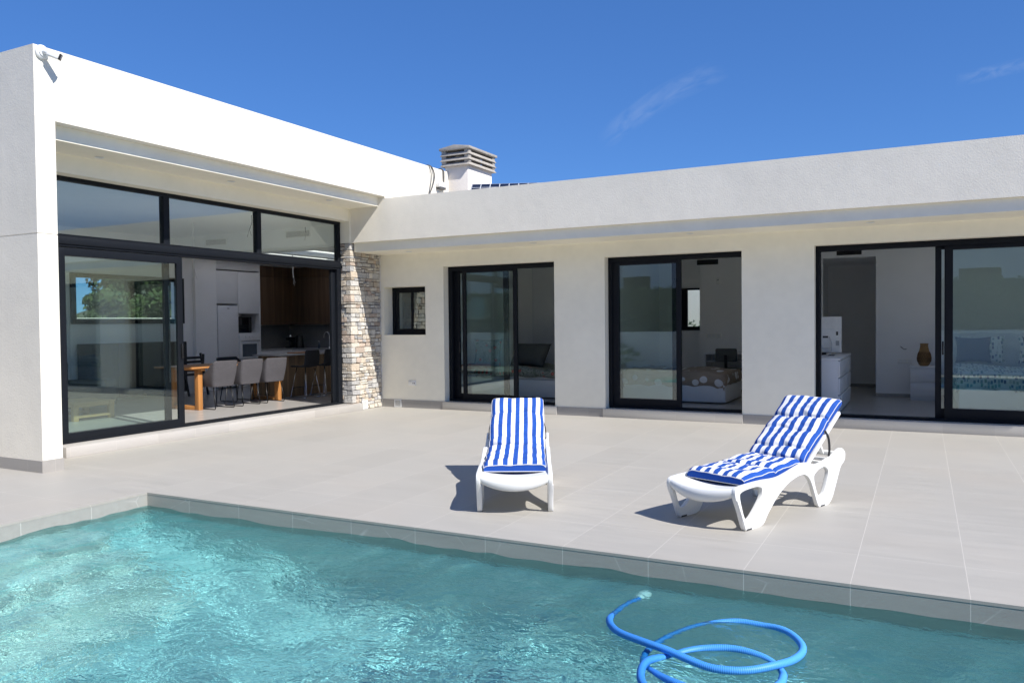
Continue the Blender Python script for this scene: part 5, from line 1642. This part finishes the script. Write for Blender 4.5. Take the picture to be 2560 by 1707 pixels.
ow = thing('garden_wall', 'sunlit white garden wall seen through the dotted bedroom window', 'wall', (0, 15.2, 0))
MB().box(-6, 0.0, 0.0, 8, 0.2, 3.4).build('wall_body', M['stucco'], ow)
og = thing('hedge', 'clipped green hedge in front of the sunlit garden wall', 'hedge', (0, 14.7, 0))
mb = MB(); leaf_panel(mb, r_, -2.5, 4.5, 0.0, 0.0, 1.52, 2600, 0.06, 0.16); mb.build('foliage', M['leaf_hedge'], og, recalc=False)
rw_ = thing('garden_wall', 'white garden wall top showing along the bottom of the long rear window', 'wall', (-11.6, 8.5, 0))
MB().box(-0.1, -7.0, -0.05, 0.1, 7.0, 1.75).build('wall_body', M['stucco'], rw_)
pl = thing('palm_plant', 'small fan leaved palm in the gravel by the boundary wall', 'palm', (-2.3, -5.05, 0.02))
mb = MB()
for k in range(16):
    a = k * 2.4; el = R(25 + (k * 37) % 55)
    d = Vector((math.cos(a) * math.cos(el), math.sin(a) * math.cos(el), math.sin(el)))
    L = 0.55 + 0.2 * ((k * 7) % 5) / 5
    c = d * L
    side = d.cross(Vector((0, 0, 1))).normalized(); up = side.cross(d)
    for j in range(9):
        ang = R(-64 + j * 16)
        tip = c + (d * math.cos(ang) + side * math.sin(ang)) * 0.32 - Vector((0, 0, 0.05))
        n_ = (side * math.cos(ang) - d * math.sin(ang)) * 0.018
        mid_ = (c + tip) / 2
        mb.add([c, mid_ - n_, tip, mid_ + n_], [(0, 1, 2, 3)], ((k + j) % 5) / 5)
    mb.bar((0, 0, 0.12), tuple(c), 0.012, 0.006)
mb.c = [0.3 if c is None else c for c in mb.c]
mb.build('fronds', M['leaf_palm'], pl, recalc=False)
MB().lathe([(0.07, 0.0), (0.09, 0.06), (0.06, 0.16), (0.0, 0.18)], 12).build('trunk', M['bark'], pl, smooth=True)

def pine(label, loc, h, rad, seed, n):
    r_ = random.Random(seed)
    t_ = thing('pine_tree', label, 'tree', loc, 0, 'pine trees behind the house')
    tr = MB()
    lean = Vector((r_.uniform(-0.3, 0.3), r_.uniform(-0.3, 0.3), 0))
    pts = [(0, 0, 0), tuple(lean * 0.3 + Vector((0, 0, h * 0.35))), tuple(lean + Vector((0, 0, h * 0.8)))]
    q = spline(pts, 5)
    tr.tube(q, [0.16 - 0.10 * i / len(q) for i in range(len(q))], 8)
    blobs = []
    for k in range(46):
        z = h * r_.uniform(0.14, 1.0); f = 1 - abs(z / h - 0.55) * 1.3
        a = r_.uniform(0, 6.28); d = rad * r_.uniform(0.2, 1.0) * max(0.35, f)
        c = Vector((math.cos(a) * d, math.sin(a) * d, z)) + lean
        blobs.append((c, r_.uniform(0.35, 0.75) * rad * 0.42))
        if k % 2 == 0:
            b0 = Vector((0, 0, max(0.2 * h, z - 0.9))) + lean * (z / h)
            tr.tube([b0, (b0 + c) / 2 + Vector((0, 0, 0.15)), c], [0.05, 0.035, 0.015], 5)
    tr.build('trunk', M['bark'], t_, smooth='all')
    cr = MB()
    for _ in range(n):
        c, rr_ = r_.choice(blobs)
        v = Vector((r_.gauss(0, 1), r_.gauss(0, 1), r_.gauss(0, 1))).normalized() * rr_ * r_.uniform(0.5, 1.05)
        p = c + Vector((v.x, v.y, v.z * 0.75))
        q_ = (v.normalized() + Vector((r_.gauss(0, .6), r_.gauss(0, .6), r_.gauss(0, .6)))).normalized()
        u = q_.orthogonal().normalized() * r_.uniform(0.05, 0.11); w = q_.cross(u).normalized() * r_.uniform(0.04, 0.08)
        cr.add([p - u, p - w, p + u, p + w], [(0, 1, 2, 3)], min(1, max(0, r_.random() * 0.7 + 0.3 * (p.z / h))))
    cr.build('crown', M['leaf_pine'], t_, recalc=False)
pine('tall bushy pine at the left of the view through the long rear window', (-15.3, 11.3, -0.05), 4.0, 1.9, 1, 9000)
pine('low bushy pine at the left foot of the view through the long rear window', (-14.2, 9.6, -0.05), 2.5, 1.3, 6, 5000)
pine('bushy pine in the middle of the view through the long rear window', (-16.5, 13.6, -0.05), 4.3, 2.1, 2, 9000)
pine('darker open pine at the right of the view through the long rear window', (-15.0, 15.0, -0.05), 4.2, 1.9, 3, 6000)
